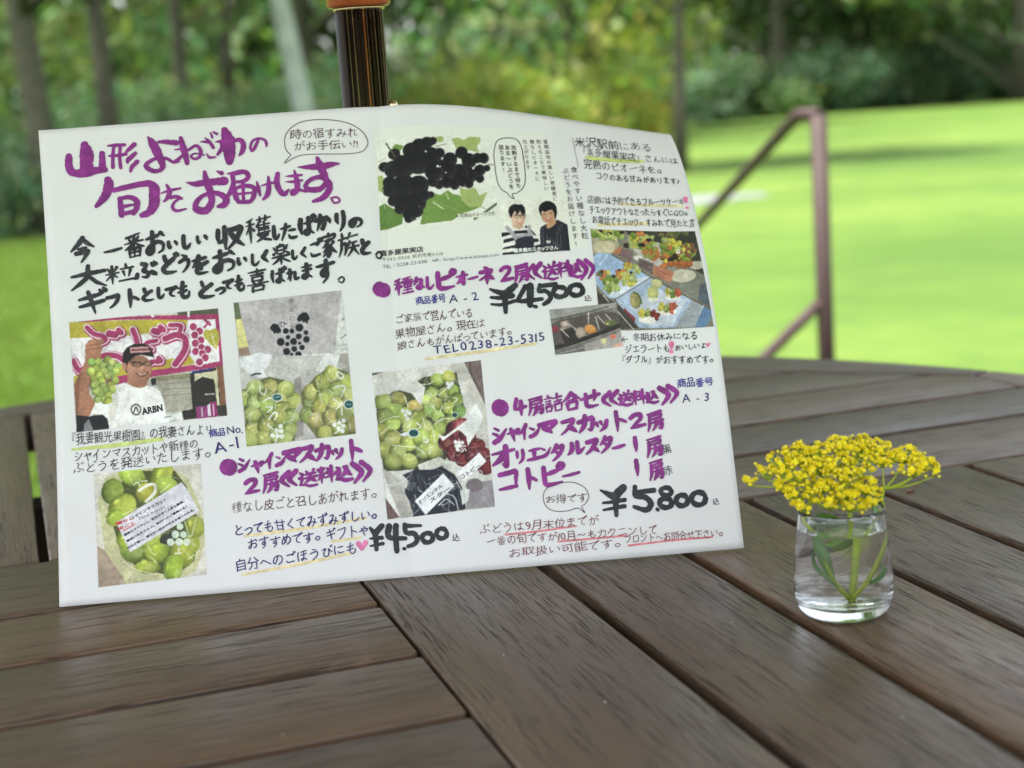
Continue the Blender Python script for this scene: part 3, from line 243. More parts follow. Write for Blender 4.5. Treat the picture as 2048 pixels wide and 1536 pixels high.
# ------------------------------------------------------------------ ground, terrace, path
def lawn_material():
    m = mat('lawn_turf', rough=.85, spec=.25); g = N(m)
    v = g.new('ShaderNodeTexCoord').outputs['Object']
    a = g.noise(v, .22, 6, .65); b = g.noise(v, 1.6, 6, .75); c = g.noise(v, 60, 3, .6)
    col = g.ramp(a, [(.34,(.042,.094,.010)), (.50,(.076,.136,.017)), (.66,(.120,.178,.028))])
    col = g.mix(g.ramp(b, [(.38,.55),(.56,0.0)]), col, (.050,.098,.016))
    col = g.mix(g.ramp(c, [(.5,0.0),(.75,.35)]), col, (.13,.18,.035))
    g.l(col, g.b.inputs['Base Color']); g.bump(g.noise(v, 40, 4, .7), .6, .03)
    return m
LAWN = lawn_material()
g0 = mesh_obj('ground', [(-300,-60,0),(300,-60,0),(300,420,0),(-300,420,0)], [(0,1,2,3)], LAWN); tag(g0, kind='structure')
deckmat = noisy('terrace_boards', [(.3,(.05,.035,.025)),(.7,(.10,.075,.055))], 14, .7)
V, F = [], []
for i in range(34):
    b = box(-2.6, 3.6, -2.0+i*.156, -2.0+i*.156+.148, .02, .055); o = len(V); V += b[0]; F += [tuple(q+o for q in f) for f in b[1]]
tr = mesh_obj('terrace', V, F, deckmat); tag(tr, kind='structure')
pathmat = noisy('pale_stone', [(.3,(.125,.135,.155)),(.7,(.18,.19,.21))], 3, .7)
V = []
for i in range(14):                          # a worn pale strip that thins out to the right
    t = i/13; c = np.array([5.3, 13.35])*(1-t)+np.array([6.7, 12.95])*t; w = .70*(1-t)**.8+.08+.10*math.sin(i*2.3)
    V += [(c[0]-.3*w, c[1]-w, .006), (c[0]+.3*w, c[1]+w, .006)]
F = [(2*i, 2*i+2, 2*i+3, 2*i+1) for i in range(13)]
tag(mesh_obj('path', V, F, pathmat), kind='structure')

def grass_patch(n, d0, d1, hx0, hx1, h0, h1):
    V = np.zeros((n*3, 3), np.float32); C = np.zeros((n*3, 3), np.float32)
    d = d0 + (d1-d0)*RNG.random(n)**.8; lat = hx0 + (hx1-hx0)*RNG.random(n)
    fx, fy = math.sin(YAW), math.cos(YAW)
    x = fx*d + fy*lat*d; y = fy*d - fx*lat*d
    keep = (y > 3.5) | (x > 3.8); x, y, d = x[keep], y[keep], d[keep]; n = len(x)
    V = V[:n*3]; C = C[:n*3]
    a = RNG.random(n)*2*np.pi; w = .004+.006*RNG.random(n); h = h0+(h1-h0)*RNG.random(n)
    lx = (RNG.random(n)-.5)*.06; ly = (RNG.random(n)-.5)*.06
    V[0::3] = np.stack([x-np.cos(a)*w, y-np.sin(a)*w, np.zeros(n)], 1); V[1::3] = np.stack([x+np.cos(a)*w, y+np.sin(a)*w, np.zeros(n)], 1)
    V[2::3] = np.stack([x+lx, y+ly, h], 1)
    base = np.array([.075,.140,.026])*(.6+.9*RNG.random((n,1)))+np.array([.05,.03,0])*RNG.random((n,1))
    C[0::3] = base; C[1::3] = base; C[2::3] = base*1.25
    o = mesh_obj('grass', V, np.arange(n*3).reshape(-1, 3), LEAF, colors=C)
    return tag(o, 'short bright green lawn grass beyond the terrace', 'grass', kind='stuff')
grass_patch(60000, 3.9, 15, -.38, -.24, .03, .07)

# ------------------------------------------------------------------ foliage
def leaf_cloud(lobes, n, size, base, jitter=.20, seed=0):
    "n leaf quads through ellipsoid lobes (cx,cy,cz,rx,ry,rz); denser towards each lobe's skin"
    rg = np.random.default_rng(seed)
    vol = np.array([l[3]*l[4]*l[5] for l in lobes])**.8; pick = rg.choice(len(lobes), n, p=vol/vol.sum())
    L = np.array(lobes)[pick]; dirs = rg.normal(size=(n,3)); dirs /= np.linalg.norm(dirs, axis=1)[:,None]
    r = rg.random(n)**.42
    c = L[:, :3] + dirs*L[:, 3:6]*r[:,None]*(1+.16*rg.normal(size=(n,1)))
    c[:,2] = np.maximum(c[:,2], .03)
    nrm = dirs + rg.normal(size=(n,3))*.7; nrm /= np.linalg.norm(nrm, axis=1)[:,None]
    t = np.cross(nrm, rg.normal(size=(n,3))); t /= np.linalg.norm(t, axis=1)[:,None]; b = np.cross(nrm, t)
    s = size*(.6+.8*rg.random((n,1)))
    V = np.empty((n*4,3)); V[0::4] = c - t*s; V[1::4] = c - b*s*.45; V[2::4] = c + t*s; V[3::4] = c + b*s*.45
    lob_t = .75+.5*rg.random(len(lobes)); k = (1 + jitter*rg.normal(size=(n,1)))*lob_t[pick][:,None]
    col = np.clip(np.array(base)*np.clip(k, .35, 2.0), .004, .6)
    col[:,0] *= (1+.25*rg.normal(size=n)).clip(.5,1.6)
    return V, np.arange(n*4).reshape(-1,4), np.repeat(col.clip(.003,.6), 4, axis=0)
def make_tree(loc, h, tr, crown, base, n, leaf, label, group, bark=BARK, lean=(0,0), seed=0, name='broadleaf_tree', cat='tree', low=.35):
    rg = random.Random(seed); e = empty(name, loc, label, cat, group)
    pts = [(lean[0]*t**1.3+.05*math.sin(3*t+seed), lean[1]*t, h*.78*t-.05) for t in np.linspace(0,1,9)]
    parts = [tube(pts, [tr*(1.25 if i == 0 else 1-.09*i) for i in range(9)], 12)]
    for k in range(7):
        t = low+.08*k; i = min(7, int(t*8)); p = Vector(pts[i]); a = rg.random()*6.28; ln = crown*(.6+.3*rg.random())
        q = [p + Vector((math.cos(a)*ln*s, math.sin(a)*ln*s, ln*.55*s**.8)) for s in (0,.35,.7,1)]
        parts.append(tube(q, [tr*.42, tr*.28, tr*.16, tr*.05], 7))
    V, F = join(parts); mesh_obj('trunk', V, F, bark, e, smooth=True)
    lobes = []
    for k in range(16):
        a = rg.random()*6.28; rr = crown*.75*rg.random()**.6; z = h*(low+.08)+ (h*(1-low-.08))*rg.random()
        s = crown*(.28+.25*rg.random()); lobes.append((lean[0]+math.cos(a)*rr, lean[1]+math.sin(a)*rr, z, s, s, s*.62))
    V, F, C = leaf_cloud(lobes, n, leaf, base, seed=seed)
    mesh_obj('crown', V, F, LEAF, e, colors=C)
    return e
def make_bush(loc, w, h, base, n, leaf, label, group, seed=0, name='shrub', cat='shrub'):
    rg = random.Random(seed); e = empty(name, loc, label, cat, group)
    parts = [tube([(0,0,-.03),(math.cos(a)*w*.25,math.sin(a)*w*.25,h*.35),(math.cos(a)*w*.55,math.sin(a)*w*.55,h*.75)], [.03,.022,.008], 6) for a in [rg.random()*6.28 for _ in range(5)]]
    V, F = join(parts); mesh_obj('stem', V, F, BARK, e, smooth=True)
    lobes = [(0,0,h*.45,w*.7,w*.6,h*.48)]
    for k in range(9):
        a = rg.random()*6.28; rr = w*.75*rg.random()**.5
        lobes.append((math.cos(a)*rr, math.sin(a)*rr*.8, h*(.18+.6*rg.random()), w*(.25+.2*rg.random()), w*.3, h*(.22+.14*rg.random())))
    V, F, C = leaf_cloud(lobes, n, leaf, base, seed=seed)
    mesh_obj('foliage', V, F, LEAF, e, colors=C)
    return e
def ground_at(px, dist):
    p = at(px, 260, dist); return (p[0], p[1], 0)
DK = (.055,.095,.035); MD = (.092,.152,.055); BL = (.085,.148,.080); YG = (.185,.225,.045); LT = (.140,.200,.075); PL=(.17,.20,.12)  # leaf greens raised in place of haze across the wood
GT = 'trees of the wood beyond the lawn'
tspec = [ # px, dist, height, trunk radius, crown, colour, leaves, leaf size, lean, label
 (78, 15, 11, .15, 3.4, MD, 6500, .11, (-.5,0), 'tall tree with thick dark trunk beyond the lawn, nearest the left edge of the photo'),
 (214, 17, 12, .12, 3.6, MD, 5200, .13, (.1,.2), 'tall tree with straight dark trunk just right of the thickest trunk'),
 (372, 22, 12, .11, 4.0, MD, 4600, .15, (.3,0), 'tree with slim forked dark trunk between the pale stem and the dark trunks'),
 (468, 27, 13, .15, 4.2, LT, 4600, .17, (.3,0), 'light green tree with a thin trunk above the left page of the sheet'),
 (900, 31, 14, .22, 4.6, LT, 5200, .19, (.4,.3), 'broad light green tree just right of the metal pole'),
 (1358, 19, 10, .085, 2.9, LT, 4200, .13, (.25,0), 'slim young tree with thin brown trunk rising behind the right corner of the sheet'),
 (1150, 38, 15, .25, 5.2, YG, 5200, .21, (0,0), 'yellow green tree in the middle of the wood above the sheet'),
 (1560, 48, 16, .28, 6.2, LT, 5600, .25, (.4,0), 'wide light green tree above the handrail post'),
 (1740, 54, 15, .40, 5.0, DK, 4800, .25, (0,.3), 'dark green tree beyond the far lawn'),  # darker leaf colour than its neighbours
 (1900, 50, 15, .28, 5.8, MD, 5200, .25, (-.3,0), 'mid green tree beyond the far lawn near the right edge'),
 (2050, 46, 15, .28, 5.8, LT, 5200, .24, (-.3,0), 'light green tree cut by the right edge of the photo'),
 (-60, 24, 13, .25, 4.6, LT, 4600, .16, (0,0), 'light green tree cut by the left edge of the photo'),
 (620, 36, 14, .25, 4.8, MD, 4600, .20, (0,0), 'mid green tree far behind the metal pole'),
 (1330, 56, 16, .30, 6.2, MD, 4800, .27, (0,0), 'mid green tree far back between the slim tree and the handrail'),
]
for i, (px, d, h, r, c, col, n, lf, ln, lab) in enumerate(tspec):
    make_tree(ground_at(px, d), h, r, c, col, n, lf, lab, GT, lean=ln, seed=20+i, low=-.04 if i in (3,4,6,7,8,9,10,11,12,13) else .26)
make_tree(ground_at(620, 18), 9, .14, 1.6, PL, 1800, .12, 'pale grey leaning tree stem standing left of the metal pole', GT, bark=PALEBARK, lean=(-.85,.2), seed=90, name='pale_barked_tree', low=.6)
GB = 'shrubs along the edge of the wood'
bspec = [
 (20, 15.5, 1.6, 1.25, BL, 3600, .055, 'blue green shrub at the lawn edge beside the left edge of the sheet'),
 (-90, 16.5, 1.8, 1.7, MD, 3400, .06, 'mid green shrub at the lawn edge cut by the left edge of the photo'),
 (170, 18.5, 2.0, 1.5, BL, 3600, .065, 'blue green shrub below the two dark trunks'),
 (320, 21, 2.3, 1.7, MD, 3600, .07, 'mid green shrub showing above the left page'),
 (470, 23, 2.5, 1.6, BL, 3600, .08, 'blue green shrub left of the pale tree stem'),
 (600, 27, 2.8, 1.9, LT, 3600, .09, 'light green shrub just left of the metal pole'),
 (850, 30, 3.0, 2.1, MD, 3800, .10, 'mid green shrub just right of the metal pole'),
 (1000, 27, 2.4, 2.0, YG, 3800, .09, 'yellow green shrub above the fold of the sheet'),
 (1150, 31, 2.8, 1.7, YG, 3800, .10, 'yellow green shrub above the right page'),
 (1090, 40, 3.4, 3.2, DK, 3600, .13, 'dark shrub behind the yellow green shrubs'),
 (1255, 36, 1.3, 1.3, (.30,.17,.03), 2600, .07, 'orange yellow shrub beside the right corner of the sheet'),
]
for i, (px, d, w, h, col, n, lf, lab) in enumerate(bspec):
    make_bush(ground_at(px, d), w, h, col, n, lf, lab, GB, seed=200+i)
hd = [(1400,1.9,BL,'first'),(1500,1.8,MD,''),(1600,2.0,BL,''),(1710,1.8,BL,''),(1810,1.9,DK,''),(1900,2.0,BL,''),(1990,1.8,MD,''),(2085,1.9,BL,'')]
hl = ['dark green hedge shrub behind the slim young tree','mid green hedge shrub left of the top of the handrail','blue green hedge shrub above the handrail post','blue green hedge shrub right of the handrail post','darkest hedge shrub below the dark green tree','blue green hedge shrub at the far lawn edge, third from the right','mid green hedge shrub at the far lawn edge, second from the right','blue green hedge shrub cut by the right edge of the photo']
for i, (px, h, col, _) in enumerate(hd):
    make_bush(ground_at(px, 46+i*.6), 2.4, h, col, 3400, .12, hl[i], 'hedge along the far edge of the lawn', seed=300+i, name='hedge_shrub', cat='shrub')
# far wood that reads as one mass
lobes = []
rg = random.Random(5)
for i in range(170):
    px = -1300 + 4700*rg.random(); d = 62+26*rg.random(); g_ = ground_at(px, d); s = 3.0+3*rg.random()
    lobes.append((g_[0], g_[1], 1+15*rg.random()**1.2, s, s, s*.8))
V, F, C = leaf_cloud(lobes, 60000, .50, (.075,.125,.045), .28, seed=77)
tag(mesh_obj('treeline', V, F, LEAF, colors=C), 'far off wood closing the view behind the nearer trees', 'wood', kind='stuff')

# ------------------------------------------------------------------ handrail of the terrace steps
RAILM = noisy('brown_painted_steel', [(.3,(.028,.013,.012)),(.7,(.042,.021,.019))], 20, .7)
pt = at(1637, 232, 3.55); base_xy = (pt[0], pt[1])
hr = empty('handrail', (pt[0], pt[1], 0), 'brown painted handrail with sloping rails standing on the lawn side of the table', 'handrail')
def part(name, VF, m, parent, smooth=True):
    V, F = VF; o = parent.location
    return mesh_obj(name, [(v[0]-o.x, v[1]-o.y, v[2]-o.z) for v in V], F, m, parent, smooth)
low = at(1385, 462, 5.2)
dvec = np.array(low) - np.array(at(1598, 228, 3.6))
A0_ = np.array(at(1637, 230, 3.55)); A1_ = np.array(at(1598, 228, 3.6))
rail = [A0_-np.array([0,0,.0]), A0_*.5+A1_*.5+np.array([0,0,.001]), A1_+np.array([0,0,-.001])] + [A1_+dvec*t for t in (.03,.3,.6,1.0,1.5)]
part('post', tube([(pt[0],pt[1],0.0),(pt[0],pt[1],A0_[2])], .0195, 16), RAILM, hr)
part('upper_rail', tube(rail, .0150, 14), RAILM, hr)
L0_ = np.array([pt[0], pt[1], at(1637, 606, 3.55)[2]])
bv_ = np.array(at(1528, 716, 3.62))-L0_
part('lower_rail', tube([L0_ + bv_*t for t in (0,.5,1.0,2.0)], .0135, 14), RAILM, hr)
e2 = A1_+dvec*1.4
part('end_post', tube([(e2[0],e2[1],0),(e2[0],e2[1],e2[2])], .0205, 16), RAILM, hr)

# ------------------------------------------------------------------ the slatted table
S = .276
CU, CV = .826, 3.586                         # middle of the table, in camera heights
def r_out(th):                               # slightly oval rim
    a, b = 2.70, 2.41; t = th - R_(122)
    return a*b/math.hypot(b*math.cos(t), a*math.sin(t))
OCT = []
for k in range(8):
    th0 = R_(45*k); ap0 = r_out(th0)-.31; th1 = R_(45*(k+1)); ap1 = r_out(th1)-.31
    M_ = np.array([[math.cos(th0), math.sin(th0)], [math.cos(th1), math.sin(th1)]]); OCT.append(np.linalg.solve(M_, [ap0, ap1]) + [CU, CV])
def clip(poly, a, b):
    "keep the part of poly left of a->b"
    out = []
    for i in range(len(poly)):
        p, q = poly[i], poly[(i+1) % len(poly)]
        sp_ = (b[0]-a[0])*(p[1]-a[1])-(b[1]-a[1])*(p[0]-a[0]); sq_ = (b[0]-a[0])*(q[1]-a[1])-(b[1]-a[1])*(q[0]-a[0])
        if sp_ >= 0: out.append(p)
        if sp_*sq_ < 0: t = sp_/(sp_-sq_); out.append((p[0]+(q[0]-p[0])*t, p[1]+(q[1]-p[1])*t))
    return out
table = empty('round_table', (CU*S, CV*S, 0), 'round brown slatted wooden garden table carrying the sheet and the flower glass', 'table')
def plank(poly, along, name='slat', z1=TOP, th=.021, dz=0.0):
    "poly in camera heights; along 0: grain along u, 1: along v"
    c = np.mean(np.array(poly), axis=0)
    P = [Vector(((p[0]-c[0])*S, (p[1]-c[1])*S)) for p in poly]
    if along: P = [Vector((p.y, -p.x)) for p in P]
    ar = sum(P[i].x*P[(i+1)%len(P)].y - P[(i+1)%len(P)].x*P[i].y for i in range(len(P)))
    if ar < 0: P.reverse()
    n = len(P); V = [(p.x,p.y,-th) for p in P] + [(p.x,p.y,0) for p in P]
    F = [tuple(range(n-1,-1,-1)), tuple(range(n,2*n))] + [(i,(i+1)%n,n+(i+1)%n,n+i) for i in range(n)]
    o = mesh_obj(name, V, F, WOOD, table)
    o.location = (c[0]*S-CU*S, c[1]*S-CV*S, z1+dz)
    o.rotation_euler.z = math.pi/2 if along else 0
    bv = o.modifiers.new('edge', 'BEVEL'); bv.width = .0017; bv.segments = 3; bv.limit_method = 'ANGLE'
    for f in o.data.polygons: f.use_smooth = True
    return o
def slat(u0, u1, v0, v1, along, name='slat'):
    poly = [(u0,v0),(u1,v0),(u1,v1),(u0,v1)]
    for k in range(8): poly = clip(poly, OCT[(k-1)%8], OCT[k])
    if len(poly) < 3: return
    a = np.array(poly)
    if np.ptp(a[:,0]) < .06 or np.ptp(a[:,1]) < .06: return
    plank(poly, along, name, dz=-random.random()*.0005)
g_ = .029; j_ = .008
slat(-2, .644-j_, 3.35+g_, 3.775, 0, 'cross_board')          # left arm
slat(.644, 1.010, 0, 3.385, 1, 'cross_board')                # near arm
slat(1.010+j_, 5, 3.389+j_, 3.788, 0, 'cross_board')         # right arm
slat(.644, 1.010, 3.788+j_, 8, 1, 'cross_board')             # far arm
plank([(.644,3.385+j_),(1.010,3.385+j_),(1.010,3.788),(.644,3.788)], 0, 'centre_board')
v = 3.35
for w in (.3265,.3285,.322,.323,.323,.323,.323):               # near left: boards along u
    slat(-2, .644-j_, v-w+g_, v, 0); v -= w
for u0_, u1_ in ((1.010,1.3215),(1.3215,1.635),(1.635,1.947),(1.947,2.265),(2.265,2.58),(2.58,2.90),(2.9,3.2)):   # near right: boards along v
    slat(u0_+g_, u1_, 0, 3.385-j_*.5, 1)
for v0_, v1_ in ((3.79,4.133),(4.133,4.487),(4.487,4.83),(4.83,5.17),(5.17,5.51),(5.51,5.85)):        # far right
    slat(1.010+j_, 5, v0_+g_, v1_, 0)
for u0_, u1_ in ((.322,.644),(0,.322),(-.346,-.024),(-.67,-.346),(-.99,-.67),(-1.31,-.99)):           # far left
    slat(u0_ if u0_ > -.1 else u0_, (u1_-g_) if u0_ > -.3 or u0_ < -.35 else u1_, 3.775+j_, 8, 1)
for k in range(8):                                            # rim boards with curved outer edge
    a, b = OCT[k-1]-[CU,CV], OCT[k]-[CU,CV]; t0, t1 = math.atan2(a[1],a[0]), math.atan2(b[1],b[0])
    if t1 < t0: t1 += 2*math.pi
    sh = lambda p, q: p+(q-p)*.004/np.linalg.norm(q-p)
    n_ = (a+b)/np.linalg.norm(a+b)*.012
    poly = [tuple(sh(a,b)+n_+[CU,CV]), tuple(sh(b,a)+n_+[CU,CV])]
    arc = [((r_out(t))*math.cos(t)+CU, (r_out(t))*math.sin(t)+CV) for t in np.linspace(t1-.002, t0+.002, 12)]
    c = np.mean(np.array(poly), axis=0); ang = math.atan2(b[1]-a[1], b[0]-a[0])
    pts = poly + arc; cs, sn = math.cos(-ang), math.sin(-ang)
    P = [(((p[0]-c[0])*cs-(p[1]-c[1])*sn)*S, ((p[0]-c[0])*sn+(p[1]-c[1])*cs)*S) for p in pts]
    n = len(P); ar = sum(P[i][0]*P[(i+1)%n][1]-P[(i+1)%n][0]*P[i][1] for i in range(n))
    if ar < 0: P.reverse()
    V = [(p[0],p[1],-.024) for p in P]+[(p[0],p[1],0) for p in P]
    F = [tuple(range(n-1,-1,-1)), tuple(range(n,2*n))] + [(i,(i+1)%n,n+(i+1)%n,n+i) for i in range(n)]
    o = mesh_obj('rim_board', V, F, WOOD, table); o.location = ((c[0]-CU)*S, (c[1]-CV)*S, TOP); o.rotation_euler.z = ang
    bv = o.modifiers.new('edge', 'BEVEL'); bv.width = .0022; bv.segments = 3; bv.limit_method = 'ANGLE'
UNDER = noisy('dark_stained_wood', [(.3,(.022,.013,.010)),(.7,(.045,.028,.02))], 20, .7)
def under(name, x0, x1, y0, y1, z0, z1):
    V, F = box(x0, x1, y0, y1, z0, z1); mesh_obj(name, V, F, UNDER, table)
for y0 in (-.48, -.16, .115, .345): under('support_beam', -.60, .60, y0-.022, y0+.022, TOP-.075, TOP-.0265)
for x0 in (-.33, -.05, .12, .38): under('support_beam', x0-.02, x0+.02, -.56, .60, TOP-.12, TOP-.076)
for k in range(8):                                            # apron under the rim
    a, b = OCT[k-1]-[CU,CV], OCT[k]-[CU,CV]; a = a*1.07*S; b = b*1.07*S; ang = math.atan2(b[1]-a[1], b[0]-a[0]); ln = np.linalg.norm(b-a)/2
    V, F = box(-ln, ln, -.009, .009, -.046, -.0245); o = mesh_obj('apron', V, F, UNDER, table); o.location = ((a[0]+b[0])/2, (a[1]+b[1])/2, TOP); o.rotation_euler.z = ang
for x0, y0 in ((-.38,-.38),(.38,-.38),(-.38,.40),(.38,.40)): under('leg', x0-.03, x0+.03, y0-.03, y0+.03, .055, TOP-.121)

# ------------------------------------------------------------------ parasol
def bronze():
    m = mat('polished_dark_bronze', (.010,.006,.004), .10, 0.0, .65); g = N(m)
    v = g.new('ShaderNodeTexCoord').outputs['Object']
    g.l(g.ramp(g.noise(v, 700, 2, .7), [(.66,(.008,.005,.004)),(.76,(.05,.04,.035))]), g.b.inputs['Base Color'])
    g.l(g.ramp(g.noise(v, 60, 4), [(.3,.10),(.7,.2)]), g.b.inputs['Roughness']); return m
PX_, PY_ = .828*S, 3.602*S
par = empty('parasol', (PX_, PY_, 0), 'parasol with fluted dark bronze pole rising through the table behind the sheet', 'parasol')
V, F = [], []
V, F = lathe([(0,.06),(.0152,.06),(.0152,TOP+.3400),(0,TOP+.3400)], 96); R0 = .0152
mesh_obj('pole', V, F, bronze(), par, smooth=True)
PALE_REFL = mat('pale_reflection_metal', (.55,.50,.40), .18, 1.0); ORANGE_REFL = mat('orange_reflection_metal', (.75,.38,.18), .25, 1.0); DARK_REFL = mat('dark_reflection_metal', (.06,.06,.045), .12, 1.0)  # strip colours stand for the reflections along the pole's ridges
for s_, r_, m_ in ((-.50,.00034,PALE_REFL),(-.43,.00030,DARK_REFL),(-.28,.00046,PALE_REFL),(-.04,.00030,DARK_REFL),(.17,.00075,ORANGE_REFL),(.29,.00036,PALE_REFL),(.42,.0011,DARK_REFL),(.60,.00040,PALE_REFL),(.72,.0009,DARK_REFL),(.86,.00036,PALE_REFL),(.94,.00034,PALE_REFL)):
    a = R_(257)+math.asin(s_); cx_, cy__ = R0*math.cos(a), R0*math.sin(a)
    mesh_obj('reflection_ridge', *tube([(cx_,cy__,.06),(cx_,cy__,TOP+.3397)], r_, 8), m_, par, True)  # thin ridges, their bright, orange and dark reflections put in as colour
V, F = [], []
for z in (.06, TOP+.276+.0637):
    for k in range(13):
        a = R_(163+54*k/12); V.append(((R0+.0004)*math.cos(a), (R0+.0004)*math.sin(a), z))
F = [(k, k+1, 14+k, 13+k) for k in range(12)]
o = mesh_obj('seam_strip', V, F, noisy('brown_lacquer', [(.3,(.020,.013,.011)),(.7,(.027,.018,.015))], 300, .5), par, True)
sfm = o.modifiers.new('thickness', 'SOLIDIFY'); sfm.thickness = .0006
BRASS = mat('brass', (.62,.48,.28), .22, 1.0)
zt = TOP+.276+.0640
V, F = lathe([(0,zt),(.0160,zt),(.0166,zt+.0006),(.0166,zt+.0016),(0,zt+.0016)], 48); mesh_obj('ring', V, F, BRASS, par, True)
TEAK = noisy('orange_lacquered_wood', [(.3,(.20,.045,.010)),(.7,(.36,.085,.018))], 30, .25)
V, F = lathe([(0,zt+.002),(.0190,zt+.002),(.0204,zt+.0035),(.0204,zt+.10),(.0195,zt+.103),(.0195,2.35),(0,2.35)], 48)
mesh_obj('wooden_mast', V, F, TEAK, par, True)
kn = at(778, 212, .965)
V, F = lathe([(0,-.0034),(.0015,-.0032),(.0026,-.0022),(.0033,0),(.0026,.0022),(.0015,.0032),(0,.0034)], 20)
o = mesh_obj('screw_knob', [(v[0]+PX_*0+.0135, v[1]-.0155, v[2]+kn[2]) for v in V], F, BRASS, par, True)
CANV = noisy('shade_canopy_canvas', [(.3,(.62,.58,.50)),(.7,(.70,.66,.58))], 30, .9)
V, F = [(0,0,2.72)], []
for j, (rr, zz) in enumerate(((.6,2.56),(1.2,2.36),(1.75,2.16),(1.75,2.02))):
    for k in range(8): V.append((rr*math.cos(R_(45*k+22)), rr*math.sin(R_(45*k+22)), zz))
for k in range(8):
    F.append((0, 1+k, 1+(k+1)%8))
    for j in range(3): F.append((1+j*8+k, 1+(j+1)*8+k, 1+(j+1)*8+(k+1)%8, 1+j*8+(k+1)%8))
mesh_obj('unseen_shade_canopy', V, F, CANV, par)  # out of view, added to shade the table and the sheet
for k in range(8):
    a = R_(45*k+22); mesh_obj('unseen_canopy_rib', *tube([(.03*math.cos(a),.03*math.sin(a),2.64),(1.7*math.cos(a),1.7*math.sin(a),2.10)], .010, 6), TEAK, par)  # ribs of the added, unseen shade canopy

# ------------------------------------------------------------------ the folded sheet of paper
BL_ = np.array([.00876792, 3.36956127, 0]); TL_ = np.array([.09374765, 3.73454215, 1.00872719])
FB_ = np.array([.74223162, 3.18123114, 0]); FT_ = np.array([.83748551, 3.53542536, 1.01165028]); RB_ = np.array([1.45196223, 3.00034432, 0])
CO_ = [[0.0, .02564, -.04516, .7645, .83728], [.26049, -.7939, .79199, -.20868, 3.53606], [-.05565, .21028, -.28075, .00787, 1.01138]]
def sheet(s, t):
    "s -1..1 across both pages, t 0..1 up the page -> metres (vectorised)"
    s = np.asarray(s, float); t = np.asarray(t, float); s_, t_ = s[..., None], t[..., None]
    k = s_+1
    B = BL_+(FB_-BL_)*k; T = TL_+(FT_-TL_)*k
    XL = B+(T-B)*t_ + np.array([.009,0,0])*np.sin(np.pi*t_)*(-s_)
    B2 = FB_+(RB_-FB_)*s_; T2 = np.stack([np.polyval(c, s) for c in CO_], -1)
    nn = np.cross(RB_-FB_, T2-B2); nn /= np.linalg.norm(nn, axis=-1, keepdims=True)
    XR = B2+(T2-B2)*t_ + nn*.15*np.clip(s_, 0, 2)**1.6*np.sin(np.pi*np.clip(1-t_, 0, 1)**.8)
    X = np.where(s_ <= 0, XL, XR)
    nl = np.cross(FB_-BL_, TL_-BL_); nl /= np.linalg.norm(nl)
    X = X - nl*.0090*np.exp(-np.abs(s_)/.050) + nl*(.0020*np.sin(s_*9+t_*5)+.0012*np.sin(s_*21-t_*13))*np.sin(np.pi*t_)
    X = X*S; X[..., 2] += TOP+.0006
    return X
def on_page(xy, lift):
    "page millimetres (x -210..210, y 0..297) -> metres, lift metres in front of the paper"
    xy = np.asarray(xy, float); s = xy[:,0]/210; t = xy[:,1]/297; e = 1e-3
    P = sheet(s, t); a = sheet(s+e, t)-sheet(s-e, t); b = sheet(s, t+e)-sheet(s, t-e)
    n = np.cross(a, b); n /= np.linalg.norm(n, axis=1, keepdims=True)
    lf = np.asarray(lift, float); lf = lf[:, None] if lf.ndim else lf
    return P + n*lf
pm = mat('matt_paper', (.75,.75,.74), .62, spec=.35); g = N(pm)
v = g.new('ShaderNodeTexCoord').outputs['Object']
g.l(g.ramp(g.noise(v, 30, 4), [(.3,(.755,.752,.738)),(.7,(.80,.797,.783))]), g.b.inputs['Base Color']); g.bump(g.noise(v, 900, 3, .6), .12, .0002)
tr_ = g.new('ShaderNodeBsdfTranslucent'); tr_.inputs[0].default_value = (.8,.8,.75,1); mx_ = g.new('ShaderNodeMixShader'); mx_.inputs[0].default_value = .10
g.l(g.b.outputs[0], mx_.inputs[1]); g.l(tr_.outputs[0], mx_.inputs[2]); g.l(mx_.outputs[0], g.t.nodes['Material Output'].inputs[0])
ss = np.concatenate([np.linspace(-1, -.12, 34), np.linspace(-.11, .11, 23), np.linspace(.12, 1, 50)]); ts = np.linspace(0, 1, 70)
SS, TT = np.meshgrid(ss, ts); nx, ny = len(ss), len(ts)
Vp = sheet(SS.ravel(), TT.ravel())
idx = np.arange(nx*ny).reshape(ny, nx)
Fp = np.stack([idx[:-1,:-1], idx[:-1,1:], idx[1:,1:], idx[1:,:-1]], -1).reshape(-1, 4)
poster = mesh_obj('sheet_of_paper', Vp, Fp, pm, smooth=True)
tag(poster, 'folded white hand lettered sheet with grape pictures leaning on the parasol pole', 'poster')
sf = poster.modifiers.new('thickness', 'SOLIDIFY'); sf.thickness = .00022; sf.offset = -1

